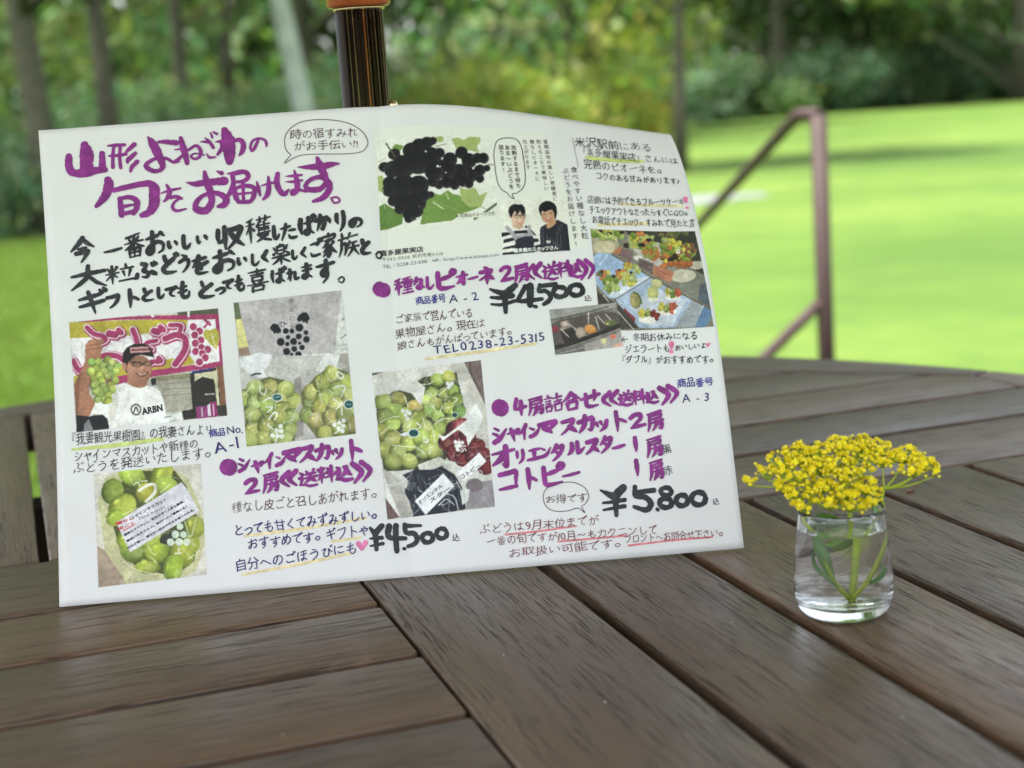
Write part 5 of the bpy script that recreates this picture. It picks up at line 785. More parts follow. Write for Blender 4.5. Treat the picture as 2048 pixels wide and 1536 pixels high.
for q, w in ban: p.line(q, w, CR)
p.poly([(1408,212),(1690,208),(1738,640),(1490,690),(1440,560)], WH)
for x, y in [(1465,285),(1530,330),(1480,370),(1545,425),(1485,455),(1550,500),(1615,520),(1490,540),(1560,560),(1590,605),(1530,650)]: p.ell(x,y,44,46,(238,235,235)); p.ell(x,y,36,38,CR)
p.line([(1570,200),(1640,265)], 26, CR); p.line([(1580,290),(1625,235)], 22, CR)
p.poly([(1566,350),(1590,315),(1640,322),(1690,300),(1730,340),(1738,400),(1706,524),(1640,460),(1580,400)], (178,170,60)); p.line([(1650,350),(1695,490)], 8, (225,222,190)); p.line([(1600,420),(1660,395),(1700,370)], 6, (225,222,190))
p.poly([(1080,800),(1440,760),(1465,1130),(1165,1170)], (164,160,142)); p.poly([(1080,800),(1440,762),(1442,810),(1085,850)], (140,134,104))
for y in (880,940,1000): p.line([(1090,y),(1450,y-30)], 9, (136,130,112))
p.poly([(1030,820),(1082,810),(1085,880),(1040,890)], (40,40,44))
p.poly([(1432,765),(1700,705),(1765,1195),(1370,1240),(1350,1150),(1460,1130)], (44,41,36)); p.poly([(1480,770),(1672,742),(1690,830),(1560,800),(1480,850)], (200,196,160))
p.poly([(1448,745),(1655,712),(1655,735),(1450,772)], (40,44,110)); p.poly([(1670,740),(1705,735),(1740,1090),(1712,1090)], (206,200,160)); p.poly([(1705,690),(1768,684),(1815,1195),(1762,1198)], (128,88,62))
p.line([(1590,980),(1680,975)], 12, (190,190,185)); p.poly([(1700,1090),(1812,1090),(1815,1195),(1705,1200)], (58,54,48))
p.poly([(1497,1105),(1612,1092),(1618,1216),(1505,1228)], (150,60,120)); p.poly([(1632,1062),(1700,1050),(1722,1200),(1640,1212)], (140,40,100)); p.poly([(1612,1090),(1640,1070),(1650,1200),(1622,1200)], (222,214,218)); p.line([(1555,1120),(1560,1200)], 16, (205,190,200)); p.line([(1672,1080),(1680,1190)], 12, (220,200,210))
p.poly([(360,480),(400,425),(470,408),(550,418),(556,450),(520,470),(540,510),(500,620),(450,700),(420,780),(400,900),(402,980),(450,1040),(478,1120),(465,1190),(380,1205),(265,1185),(252,1000),(246,880),(300,770),(360,640)], (172,116,86))
p.poly([(246,880),(300,770),(330,760),(300,900),(290,1180),(265,1185)], (140,90,66)); p.line([(400,480),(520,465)], 10, (130,84,60)); p.line([(395,520),(520,510)], 9, (132,86,62)); p.line([(512,540),(520,620)], 10, (170,130,90))
p.poly([(400,1210),(480,1040),(560,950),(640,900),(760,862),(830,900),(915,918),(990,888),(1060,905),(1130,950),(1162,1040),(1190,1190),(1160,1280),(612,1332),(560,1200),(470,1180)], (236,234,228))
p.poly([(660,900),(700,1000),(690,1150),(640,1250),(600,1200),(640,1050)], (214,208,196)); p.poly([(268,1188),(400,1205),(540,1185),(590,1230),(610,1330),(276,1366)], (28,28,32)); p.poly([(350,1280),(400,1230),(450,1350),(350,1358)], (120,120,122))
for x, y in [(430,655),(500,655),(590,630),(640,665),(690,690),(470,715),(540,690),(610,715),(670,745),(415,745),(500,780),(560,750),(625,780),(450,830),(530,840),(590,800),(670,840),(470,880),(545,900),(620,880),(500,940),(580,940),(640,930),(470,950),(530,1000),(595,990),(490,1030),(560,1040),(450,890),(600,1040)]: p.grape(x, y, 42, (180,198,94), (100,122,42))
p.poly([(790,790),(1000,790),(995,880),(960,910),(915,916),(850,900),(795,865)], (160,110,84)); p.poly([(748,600),(800,600),(806,780),(780,760),(752,690)], (34,28,26)); p.ell(765,700,22,42,(176,122,98))
p.ell(915,730,128,150,(186,132,106), edge=(150,98,74)); p.ell(900,640,100,50,(120,82,62),soft=.6)
p.poly([(744,650),(748,560),(790,500),(860,466),(950,462),(1010,482),(1045,535),(1066,600),(1000,590),(930,575),(870,590),(820,640),(790,660)], (30,28,28)); p.poly([(820,502),(1000,488),(1030,548),(826,560)], (196,140,140)); p.line([(840,530),(1010,520)], 16, (90,50,52))
p.line([(830,650),(930,655)], 8, (30,26,26)); p.ring(890,678,46,22,5,(40,34,34)); p.ring(1002,668,42,22,5,(40,34,34)); p.line([(936,676),(960,672)], 9, (26,24,26)); p.line([(872,682),(892,676),(912,682)],4,(70,44,38)); p.line([(984,672),(1002,667),(1020,672)],4,(70,44,38)); p.line([(960,690),(975,735),(945,745)], 6, (140,88,68))
p.line([(885,765),(940,795),(1000,760)], 16, (104,44,40)); p.line([(900,768),(940,784),(985,765)], 7, (232,226,218))
p.ring(880,1135,48,52,11,(30,30,32)); p.line([(858,1165),(880,1108),(904,1158)], 11, (30,30,32))
p.poly([(1165,1200),(1345,1160),(1365,1245),(1160,1275)], (228,228,222)); p.line([(1175,1215),(1240,1200)], 10, (70,110,110))
p.done(lab='printed picture of a smiling man in a cap holding green grapes')
# gift box
p = Paint(*PICS['box']); p.C[:] = (184,180,176)
p.poly([(240,38),(292,36),(330,230),(262,240)], (96,108,74)); p.poly([(262,210),(322,206),(400,490),(290,512)], (224,216,136)); p.poly([(290,512),(400,490),(420,600),(300,620)], (150,122,104))
p.poly([(290,36),(1350,-87),(1275,575),(415,600)], (176,170,170)); p.poly([(1350,-87),(1385,120),(1425,560),(1275,575)], (208,208,202)); p.line([(1335,415),(1395,372)], 8, (80,80,76)); p.line([(1365,215),(1380,200)], 12, (70,70,66)); p.line([(1320,490),(1410,470)], 5, (120,120,116)); p.line([(1325,525),(1412,520)], 5, (130,130,126))
p.poly([(300,620),(1275,570),(1425,560),(1495,1380),(375,1512)], (186,183,176)); p.poly([(860,830),(930,800),(960,1400),(860,1440)], (150,144,136)); p.poly([(1130,800),(1300,570),(1425,560),(1440,760)], (160,154,146)); p.line([(600,605),(1200,572)], 8, (214,212,206))
for x,y,r in [(915,298,40),(775,330,30),(838,332,24),(983,350,24),(797,395,24),(908,388,30),(987,420,33),(722,443,40),(855,440,36),(790,465,22),(917,458,17),(862,517,29),(942,503,27),(783,543,36),(835,572,16),(905,576,34)]: p.ell(x,y,r,r,(22,24,28))
p.poly([(300,585),(1280,585),(1280,600),(300,620)], (180,176,170))
p.poly([(892,200),(905,175),(950,140),(990,142),(1015,180),(1022,210),(1005,225),(998,262),(975,240),(955,245),(940,222),(915,238),(895,225)], (22,24,28)); p.poly([(615,285),(640,255),(680,258),(705,280),(728,320),(722,352),(705,345),(690,362),(675,345),(655,362),(640,330),(622,322)], (22,24,28))
p.line([(690,285),(720,240),(760,250),(755,285),(725,280),(735,240),(790,258)], 6, (30,32,36))
p.poly([(300,610),(500,552),(640,578),(600,680),(545,740),(600,820),(450,800),(420,780),(310,700)], (214,214,214)); p.poly([(1105,690),(1190,560),(1330,578),(1290,730),(1160,770),(1080,740)], (214,214,210)); p.line([(425,785),(470,770),(515,770)], 16, (40,40,44))
p.poly([(340,1000),(430,860),(600,800),(780,840),(860,960),(890,1200),(870,1450),(375,1512)], (92,98,58)); p.poly([(930,960),(1080,800),(1250,680),(1420,760),(1495,1380),(1100,1430),(960,1250)], (104,106,64))
for x,y in [(360,1010),(720,1290),(640,1180),(840,1040),(600,900),(780,930),(460,920),(455,1050),(570,1010),(700,1050),(440,1190),(740,1130),(600,1110),(830,1200),(700,1200),(430,1340),(570,1310),(810,1340),(690,1380),(540,1440),(760,1440),(400,1460)]: p.grape(x,y,88,(182,194,104),(100,114,48))
for i,(x,y) in enumerate([(1420,1120),(1030,1060),(1240,770),(1390,860),(1030,960),(1140,860),(1290,940),(1170,1010),(1420,1000),(1000,1190),(1110,1110),(1290,1090),(1440,1290),(1090,1250),(1230,1210),(1370,1200),(1190,1380),(1330,1340)]): p.grape(x,y,86,(176,164,98) if i in (13,14,12) else (178,190,100),(100,108,48))
for q in ([(510,895),(515,960),(560,975),(575,930)],[(545,1050),(600,1020),(660,1030)],[(570,1110),(640,1110),(590,1160)],[(600,1240),(650,1170),(690,1180),(660,1240)],[(590,1290),(640,1330)],[(1290,760),(1330,820),(1370,790),(1310,750)],[(1285,900),(1380,900),(1340,1010)],[(1260,1020),(1330,1090),(1290,1130)],[(1350,1060),(1350,1190)],[(670,1470),(690,1420)],[(1270,1380),(1330,1340)]): p.line(q, 13, (232,232,226))
for q in ([(345,1000),(450,850)],[(1090,830),(1150,1080)],[(1190,790),(1240,860)],[(740,1150),(790,1090)],[(1240,680),(1350,730)]): p.line(q, 7, (226,228,200))
p.film(340,880,820,1480,30); p.film(950,1480,720,1400,30); p.ell(685,1012,56,40,(225,228,225)); p.ell(685,1012,46,32,(26,92,92)); p.ell(1420,1082,54,50,(225,228,225)); p.ell(1422,1082,44,40,(24,84,84)); p.line([(660,1015),(705,1005)],8,(180,210,205)); p.line([(1395,1080),(1445,1085)],8,(180,210,205))
for x,y in [(722,1305),(680,1350),(727,1358),(640,1398),(690,1402),(735,1408),(1370,1245),(1325,1268),(1275,1290),(1365,1300),(1320,1322),(1358,1350)]: p.ell(x,y,23,23,(226,228,220))
p.done(lab='printed picture of an open gift box with bagged green grapes')
# labelled bag
p = Paint(*PICS['label']); p.C[:] = (206,202,186); p.blotch(6, 160)
p.poly([(480,1250),(620,1330),(720,1500),(790,1650),(495,1672)], (160,140,118)); p.poly([(490,800),(560,560),(760,460),(1250,440),(1420,560),(1560,900),(1600,1200),(1500,1500),(1250,1640),(800,1660),(700,1500),(560,1300)], (190,188,138))
p.poly([(700,620),(900,480),(1280,480),(1400,640),(1520,1000),(1480,1400),(1280,1560),(900,1480),(720,1300),(600,900)], (74,82,36))
for x,y,r,q in [(840,530,140,100),(1140,540,170,120),(640,690,130,120),(740,850,150,140),(670,960,100,90),(1000,720,120,110),(1480,1060,110,110),(1440,1230,100,110),(860,1300,140,120),(790,1180,110,100),(1350,1330,140,140),(1100,1300,128,140),(1010,1150,120,100),(1000,1470,130,70),(1260,1480,140,110),(1200,640,120,100)]: p.grape(x,y,r,(176,192,66),(92,114,32),q)
p.film(520,1560,480,1620,26); p.poly([(675,1010),(1350,598),(1400,660),(1532,900),(820,1316)], (214,212,218)); p.line([(745,1100),(868,1032)], 9, (200,60,60))
p.poly([(1120,1180),(1260,1100),(1300,1150),(1220,1250),(1130,1220)], (52,56,50))
for x,y,r in [(1332,1055,35),(1285,1135,40),(1368,1135,35),(1236,1213,39),(1323,1213,40),(1402,1213,36)]: p.ell(x,y,r,r,(208,224,200))
p.line([(1320,1262),(1318,1325)], 15, (232,232,200)); p.line([(1280,1330),(1345,1325)], 15, (232,232,200)); p.line([(915,685),(1000,630),(1070,625),(1080,690),(1040,745),(985,795)], 30, (226,228,210)); p.line([(860,620),(900,600),(920,640)], 12, (220,224,190)); p.line([(930,590),(995,585)], 12, (220,224,190))
for q in ([(1000,1240),(1050,1330),(1090,1330)],[(1010,1350),(1100,1430)],[(1130,710),(1230,620)],[(740,935),(900,860)],[(1380,1000),(1440,1160),(1500,960)],[(1410,1390),(1480,1340)],[(740,1400),(900,1500),(1080,1540)],[(1180,1580),(1120,1620)]): p.line(q, 8, (232,234,190))
p.done(lab='printed picture of a bag of green grapes with a white label')
# clipping ground, black grapes
p = Paint([[-4,283],[112,283],[134,196],[-4,196]], [[0,0],[1,0],[1,1],[0,1]]); p.C[:] = (222,223,212); p.done(lift=.00007, grain=3, name='pasted_clipping')
p = Paint(*PICS['black']); p.C[:] = (224,225,212)
G1, G2 = (112,146,62), (160,178,98)
p.poly([(85,1100),(150,1060),(200,1100),(330,1180),(320,1280),(200,1320),(100,1340)], (92,128,52)); p.poly([(500,1290),(520,1180),(560,1030),(640,980),(700,1000),(780,950),(830,990),(900,1000),(960,1080),(1130,1110),(1040,1150),(940,1180),(820,1255)], G1)
p.poly([(900,930),(980,940),(1060,920),(1110,1000),(1200,962),(1150,1060),(1130,1110),(1000,1120),(920,1050)], G2); p.poly([(810,430),(880,410),(940,440),(1000,402),(1110,400),(1125,445),(1080,500),(1105,560),(980,540),(860,520),(830,470)], G2); p.poly([(220,500),(250,468),(330,490),(300,540),(230,530)], G1); p.poly([(64,780),(130,780),(145,900),(150,960),(76,930)], G2); p.poly([(650,410),(720,404),(735,440),(700,470),(660,450)], G2)
p.line([(630,1070),(730,1135)], 12, (205,215,170)); p.line([(700,1080),(940,1180)], 5, (150,170,100)); p.line([(760,980),(790,1040)], 8, (200,210,165)); p.line([(1300,1075),(1180,1160),(1060,1235)], 24, (92,96,66)); p.line([(1130,1110),(1180,1135)], 6, (110,120,80)); p.line([(1200,685),(1262,682)], 8, (110,110,90)); p.line([(80,640),(150,605)], 5, (150,160,120)); p.line([(650,510),(760,480)], 7, (120,130,90))
for x,y,r in [(400,540,80),(480,490,70),(560,470,65),(620,450,42),(240,570,60),(140,690,52),(230,720,90),(330,700,120),(480,650,140),(600,620,110),(690,575,55),(800,640,75),(920,570,66),(1000,650,80),(1090,620,55),(1155,620,58),(1190,722,36),(1115,745,62),(1115,830,46),(1000,800,84),(890,790,110),(760,740,110),(640,760,100),(690,890,52),(770,870,60),(850,900,50),(940,860,60),(1000,885,48),(630,860,60),(190,850,62),(195,930,70),(330,900,120),(480,900,105),(240,1040,62),(330,1060,100),(450,1070,110),(300,1130,55),(400,1190,72),(385,1230,44),(470,1160,60),(605,995,36),(540,1000,60)]: p.ell(x,y,r,r*.97,(13,13,16), edge=(46,42,46)); p.line([(x+r*.82*math.cos(a_),y+r*.82*math.sin(a_)) for a_ in (.5,.9,1.3)], 4, (84,78,82), .6)
for x,y,r,a0,a1 in [(200,720,58,150,260),(680,800,50,30,150),(770,870,62,40,150),(900,860,70,20,120),(1110,745,60,20,110),(190,900,62,120,200),(450,1190,55,40,140),(1150,620,56,-40,60),(240,720,60,170,250),(1070,640,50,200,280)]:
    p.line([(x+r*math.cos(R_(a)), y+r*math.sin(R_(a))) for a in np.linspace(a0,a1,7)], 5, (112,108,108), .7)
for x,y,r in [(672,708,13),(697,712,8),(757,773,7),(1045,726,11),(1090,686,10),(550,556,9),(490,1112,5)]: p.ell(x,y,r,r,(238,238,238))
p.line([(160,452),(200,520),(250,600)], 15, (78,84,54)); p.poly([(878,1188),(1280,1160),(1284,1200),(888,1238)], (214,216,196))
p.done(soil=.35, lab='printed picture of black grapes with vine leaves')
# two staff members
p = Paint(*PICS['staff']); p.C[:] = (222,222,206)
p.poly([(120,905),(200,860),(290,830),(380,850),(480,890),(600,850),(640,810),(780,850),(880,960),(960,1120),(1010,1240),(1020,1395),(165,1450),(140,1300),(180,1180),(120,1060)], (222,222,212))
for q in ([(120,965),(300,950),(350,1000),(140,1060)],[(400,930),(700,905),(720,970),(440,990)],[(190,1115),(400,1065),(430,1130),(180,1195)],[(200,1280),(430,1230),(440,1290),(150,1330)],[(170,1400),(440,1370),(440,1430),(160,1450)],[(790,900),(900,1020),(880,1030),(800,990)],[(820,1090),(940,1100),(960,1160),(840,1180)],[(860,1250),(1005,1215),(1015,1280),(860,1310)],[(650,820),(700,815),(700,860),(655,860)]): p.poly(q, (30,31,38))
p.poly([(440,1100),(640,1050),(820,1030),(850,1150),(860,1390),(440,1425)], (36,40,52)); p.line([(260,850),(360,960),(450,1080)], 84, (160,160,162)); p.line([(745,830),(760,930),(770,1010)], 70, (162,162,164)); p.line([(440,1060),(640,1020),(800,990)], 62, (156,156,158))
p.poly([(370,780),(600,780),(620,860),(520,890),(400,850)], (206,166,136)); p.ell(505,640,152,190,(224,190,160), edge=(196,150,120)); p.ell(330,580,26,50,(200,150,120))
p.poly([(290,500),(300,430),(345,370),(420,332),(500,345),(580,340),(640,400),(662,480),(655,560),(600,552),(560,540),(545,460),(520,545),(470,555),(430,480),(390,560),(350,650),(315,570)], (22,22,24))
p.ring(468,604,58,44,9,(50,34,34)); p.ring(612,606,50,44,9,(50,34,34)); p.line([(520,590),(566,590)], 10, (40,30,30)); p.line([(410,575),(670,575)], 11, (34,28,28)); p.ell(470,600,24,8,(60,40,36)); p.ell(610,602,22,8,(60,40,36)); p.line([(545,610),(560,660),(530,680)], 8, (190,140,112)); p.line([(470,720),(540,762),(595,710)], 22, (190,96,90)); p.line([(490,728),(540,748),(580,722)], 9, (236,230,222))
p.poly([(975,920),(1000,850),(1110,780),(1200,760),(1370,690),(1500,750),(1590,800),(1620,1080),(1652,1355),(1010,1395)], (32,35,44))
for k in range(11): p.line([(1010+k*42,1030+ (60 if 3<k<7 else 0)),(1030+k*44,1360)], 6, (118,126,140))
for k in range(7): p.line([(1010,880+k*22),(1065,890+k*22)], 6, (110,116,128)); p.line([(1340+k*10-0,1000-k*32),(1420+k*12,985-k*32)], 7, (112,118,130))
p.poly([(1120,780),(1330,690),(1340,760),(1230,860),(1150,890)], (190,140,104)); p.poly([(1200,860),(1330,820),(1340,900),(1180,930)], (28,30,36)); p.ell(1165,610,155,150,(206,160,122), 20, edge=(170,118,84)); p.poly([(950,430),(965,380),(1010,320),(1110,266),(1220,278),(1310,340),(1352,420),(1360,500),(1345,600),(1325,690),(1300,600),(1290,530),(1240,462),(1170,480),(1090,520),(1030,490),(1012,540),(1030,620),(1000,590),(965,520)], (20,20,22))
p.ell(1080,565,34,9,(80,50,40),12); p.ell(1215,545,34,9,(80,50,40),-8); p.line([(1130,580),(1130,620)], 8, (168,116,84)); p.line([(1090,640),(1160,690),(1225,640)], 26, (176,84,78)); p.line([(1110,650),(1160,672),(1205,646)], 10, (236,228,214)); p.line([(1100,800),(1150,880)], 12, (180,90,96)); p.poly([(1125,1140),(1215,1140),(1215,1195),(1130,1195)], (206,208,196)); p.line([(1110,1120),(1240,1110)], 6, (120,126,138))
p.poly([(450,1315),(1355,1262),(1370,1335),(460,1400)], (60,60,58)); p.poly([(148,1450),(1660,1356),(1660,1372),(150,1470)], (222,222,206))
p.done(soil=.5, lab='printed picture of two staff members in aprons')
# fruit cakes in the show case
p = Paint(*PICS['cakes']); p.C[:] = (122,120,106); p.blotch(8, 150)
p.poly([(560,60),(1600,95),(1700,760),(1300,560),(1000,300),(620,160)], (58,60,50)); p.poly([(75,62),(420,70),(480,300),(380,430),(120,420)], (168,160,128)); p.poly([(600,140),(1100,270),(1080,620),(800,500),(620,300)], (176,172,160))
p.poly([(105,480),(210,390),(380,432),(930,742),(430,1062),(330,1042),(150,860)], (150,176,206)); p.poly([(420,700),(700,780),(900,730),(930,745),(440,1050),(340,1030)], (196,204,212)); p.poly([(430,1070),(930,762),(1500,1080),(1270,1432),(760,1440),(520,1180)], (156,174,196)); p.poly([(620,1160),(1000,900),(1420,1080),(1240,1400),(900,1410)], (184,192,204))
p.poly([(1240,840),(1420,820),(1530,700),(1700,770),(1770,1210),(1500,1060),(1230,880)], (114,116,102)); p.poly([(1500,1085),(1762,1210),(1560,1432),(1275,1432)], (146,152,156)); p.poly([(1655,1160),(1765,1210),(1775,1290),(1690,1432),(1540,1432)], (88,122,156)); p.poly([(1600,880),(1690,840),(1760,1170),(1580,1090)], (78,88,96))
p.line([(380,432),(930,742),(1500,1062),(1780,1215)], 30, (96,92,78)); p.line([(390,420),(930,728),(1500,1050)], 7, (150,140,110)); p.line([(420,1062),(930,748)], 10, (96,106,120)); p.line([(200,590),(310,450)], 14, (200,214,226)); p.line([(1660,1150),(1600,1260)], 9, (220,226,228)); p.line([(1430,1205),(1550,1275)], 7, (210,214,216)); p.line([(480,1090),(550,1145)], 7, (210,214,216)); p.line([(580,1015),(630,1058)], 7, (200,206,214))
p.ell(1370,740,180,90,(190,184,160)); p.ell(1560,600,120,60,(178,170,150)); p.ell(740,480,60,34,(206,204,196)); p.ell(280,330,150,90,(196,186,150))
def fruit(cx, cy, rx, ry, n, pal, r0):
    for _ in range(n):
        a = p.rg.random()*6.28; q = p.rg.random()**.6; c = pal[p.rg.integers(len(pal))]; r = r0*(.7+.6*p.rg.random())
        p.ell(cx+math.cos(a)*rx*q, cy+math.sin(a)*ry*q, r, r*.72, c, p.rg.random()*180, edge=np.array(c)*.62)
GR_, YE, OR_, DA, PG = (120,146,52), (206,196,70), (204,122,62), (48,38,34), (168,184,104)
fruit(300,140,230,70,34,[PG,PG,GR_,YE],52); p.ell(220,95,36,26,DA); p.ell(345,130,40,28,DA); p.ell(520,105,36,26,DA); p.line([(190,110),(290,190)], 30, (178,186,100)); p.line([(440,220),(330,130)], 26, (186,190,96))
fruit(820,220,190,100,46,[GR_,YE,YE,PG,OR_],44); p.ell(900,215,44,30,DA); p.ell(590,300,50,40,DA); p.ell(800,290,52,30,DA); fruit(660,290,60,50,12,[YE,PG],36); fruit(920,400,110,100,36,[GR_,(150,150,60),OR_],40)
fruit(1190,320,130,110,40,[YE,OR_,PG,GR_],46); fruit(1280,490,210,90,52,[GR_,OR_,YE,(160,110,60),DA],42); fruit(1450,410,110,120,40,[GR_,PG,YE,(140,90,60)],38); fruit(1230,130,190,40,22,[(98,110,60),(120,110,60)],36); fruit(1300,590,230,34,16,[(176,100,52)],44); p.ell(1305,395,26,30,(232,228,214)); p.ell(1305,392,12,10,DA); p.ell(1230,480,26,24,DA)
fruit(260,730,80,70,16,[OR_,OR_,YE],34); p.ell(215,710,40,44,(84,96,58)); p.ell(236,682,24,22,DA); fruit(370,860,110,110,44,[PG,PG,(196,196,120),GR_],40); p.ell(402,745,26,26,(60,50,46))
fruit(510,710,60,70,14,[OR_,OR_,YE],32); fruit(620,780,90,90,30,[PG,YE,(200,204,120)],34); p.ell(482,655,20,18,DA); p.ell(648,690,22,20,DA); fruit(600,600,50,50,12,[OR_,YE],30); fruit(710,650,60,60,16,[PG,(200,206,120)],30)
p.ell(955,970,78,95,(198,196,118),-10,edge=(140,150,84)); p.ell(1010,840,78,60,(214,208,140),20,edge=(160,160,104)); p.ell(960,1060,80,26,(226,222,200)); p.ell(710,1070,78,115,(172,160,96),-8,edge=(110,108,60)); p.line([(680,960),(760,1010),(795,1110)], 20, (66,88,42)); p.line([(660,1010),(740,1120)], 5, (120,104,60))
for cx, cy, r in ((1230,975,1.0),(1150,1165,1.15),(890,1265,1.25)):
    p.ell(cx, cy+50*r, 110*r, 42*r, (224,220,206)); fruit(cx-70*r, cy-10, 34*r, 50*r, 12, [YE,(214,200,80)], 24*r); fruit(cx, cy, 30*r, 60*r, 12, [GR_,PG], 24*r); fruit(cx+68*r, cy+8, 40*r, 58*r, 16, [(206,96,66),(184,80,56)] if r < 1.2 else [(150,52,40),(120,44,36)], 26*r)
for q, c in (([(510,340),(680,392),(640,542),(490,442)],(120,94,92)),([(762,478),(972,560),(930,692),(740,590)],(104,88,84)),([(972,578),(1252,682),(1200,832),(940,712)],(176,112,86)),([(552,1178),(712,1312),(680,1422),(528,1272)],(132,50,62)),([(420,370),(520,300),(490,440),(395,410)],(170,110,70))): p.poly(q, c)
p.line([(1010,650),(1200,730)], 7, (120,66,50)); p.line([(800,540),(920,585)], 6, (70,56,54)); p.ell(935,695,14,12,DA); p.ell(486,440,14,10,DA)
p.poly([(140,950),(330,1060),(520,1180),(760,1440),(215,1500),(180,1118)], (64,60,50)); p.line([(250,1010),(330,1100)], 9, (232,232,226)); p.line([(455,1225),(690,1470)], 10, (232,232,226))
for k in range(14): p.line([(470+k*8,1290+k*14),(500+k*11,1260+k*15)], 3, (120,108,84), .8)
p.done(lab='printed picture of fruit cakes in a show case')
p = Paint(*PICS['gelato']); p.C[:] = (124,119,110); p.blotch(10, 60)
p.poly([(95,725),(780,652),(790,700),(400,760),(105,830)], (152,150,142)); p.line([(110,830),(400,770),(700,690)], 14, (84,82,78)); p.poly([(300,820),(390,800),(410,870),(350,900)], (186,200,208)); p.poly([(110,880),(200,830),(640,740),(790,760),(815,880),(400,1000),(150,1100)], (88,80,74))
p.poly([(200,850),(290,830),(310,900),(230,940)], (150,130,120)); p.ell(255,870,30,24,(196,176,160)); p.poly([(120,900),(185,890),(190,940),(135,960)], (140,50,60)); p.poly([(200,950),(340,900),(400,1010),(260,1080)], (52,46,42)); p.ell(420,960,56,58,(178,160,142),-30,edge=(120,104,92)); p.ell(515,925,62,46,(226,158,82),24,edge=(176,104,44)); p.ell(640,890,70,36,(74,64,54)); p.ell(720,860,60,34,(96,104,58)); p.ell(690,870,16,10,(196,186,110))
for q in ([(210,920),(295,1002)],[(300,872),(370,932)],[(495,750),(498,862)],[(568,798),(604,920)],[(590,788),(662,872)],[(668,768),(722,832)]): p.line(q, 8, (218,216,210))
p.line([(140,1120),(400,1040),(820,890)], 42, (36,34,32))
for k in range(34): p.line([(160+k*20,1108-k*7),(170+k*20,1122-k*7)], 4, (110,104,98))
p.poly([(450,1080),(820,960),(848,1100),(460,1150)], (164,158,152)); p.poly([(620,1036),(672,1018),(684,1060),(640,1080)], (216,212,134)); p.ell(748,1002,30,22,(222,116,84)); p.poly([(730,1100),(840,1060),(848,1100),(740,1115)], (214,160,138)); p.poly([(158,1188),(150,1140),(430,1070),(450,1150)], (106,104,100)); p.line([(170,1180),(440,1110)], 6, (190,188,184))
p.done(lift=.00018, lab='printed picture of gelato tubs')
# box with four bunches
p = Paint(*PICS['four']); p.C[:] = (206,204,194); p.blotch(6, 120)
p.poly([(955,125),(1140,105),(1190,600)], (116,98,94)); p.line([(1022,118),(1030,250),(1130,440)], 10, (56,44,42)); p.poly([(20,240),(140,228),(24,275)], (90,88,84))
p.poly([(800,170),(955,130),(1185,590),(1240,1100),(1120,900),(1050,560)], (190,186,174)); p.poly([(60,560),(230,440),(500,300),(880,240),(960,600),(900,820),(740,1210),(140,1260)], (66,70,42))
for x,y in [(680,320),(800,290),(620,450),(760,470),(840,430),(570,540),(880,520),(670,570),(800,600),(600,640),(690,700),(860,670),(750,770),(910,640),(700,830),(820,740)]: p.grape(x,y,70,(176,194,92),(90,112,40))
for x,y in [(130,540),(290,520),(460,600),(250,640),(150,690),(360,690),(480,700),(220,770),(420,810),(120,860),(560,820),(230,920),(390,960),(640,920),(520,920),(150,1040),(280,1060),(540,1040),(650,1050),(240,1160),(400,1150)]: p.grape(x,y,88,(182,194,96) if y>620 else (184,180,96),(96,108,42))
for x,y in [(860,820),(940,800),(900,900),(780,960),(1000,900),(860,1070),(1090,1000),(950,1120),(1150,1100),(1060,1110),(930,1010),(1180,1200)]: p.grape(x,y,90,(124,46,50),(58,18,24))
p.poly([(330,1290),(470,1230),(700,1190),(860,1290),(930,1400),(980,1640),(440,1740),(360,1500)], (34,38,50))
for k in range(9): p.line([(420+k*60,1280+k*10),(470+k*55,1450+k*14)], 9, (92,98,112), .7)
p.poly([(690,880),(760,900),(980,740),(1080,550),(1160,700),(1110,830),(1000,1000),(980,900),(900,830),(740,950)], (222,222,216)); p.poly([(60,390),(380,250),(560,200),(600,250),(480,330),(560,400),(520,590),(420,460),(300,420),(80,480)], (206,204,196)); p.poly([(480,1190),(700,1110),(810,1170),(640,1240),(500,1240)], (204,204,190)); p.poly([(260,1400),(330,1290),(390,1350),(370,1430)], (196,196,188))
p.poly([(120,1220),(260,1300),(400,1560),(440,1700),(310,1740)], (176,172,162)); p.poly([(150,1330),(300,1700),(180,1745)], (224,224,218)); p.poly([(155,1520),(300,1722),(180,1745)], (112,86,82)); p.poly([(1000,1460),(1090,1380),(1270,1340),(1280,1617),(980,1645)], (148,142,144)); p.ell(1070,1400,90,70,(120,108,112)); p.poly([(920,1450),(1020,1440),(1000,1560),(940,1600)], (222,222,216))
for q in ([(100,760),(200,710),(290,690)],[(110,880),(200,790)],[(230,990),(460,1010)],[(470,1010),(560,1075)],[(350,490),(385,590)],[(500,370),(600,360),(640,330)],[(530,700),(560,800)],[(650,780),(740,720),(850,720)],[(620,560),(690,670),(740,580)],[(700,470),(790,400)],[(640,850),(660,960)],[(610,980),(600,1080),(640,1000)],[(560,900),(590,960),(530,960)]): p.line(q, 9, (228,232,198))
for x,y in [(330,635),(375,640),(360,680),(400,662),(380,715),(790,355),(820,372),(800,395),(835,355),(870,960),(905,965),(940,965),(880,1000),(915,1000),(892,1035)]: p.ell(x,y,20,20,(220,220,216))
p.line([(905,925),(908,950)], 9, (222,220,216)); p.line([(860,500),(885,520),(850,560)], 10, (226,228,214)); p.line([(470,760),(510,800),(470,830)], 11, (226,228,214)); p.line([(540,900),(560,960),(600,930)], 11, (226,228,214))
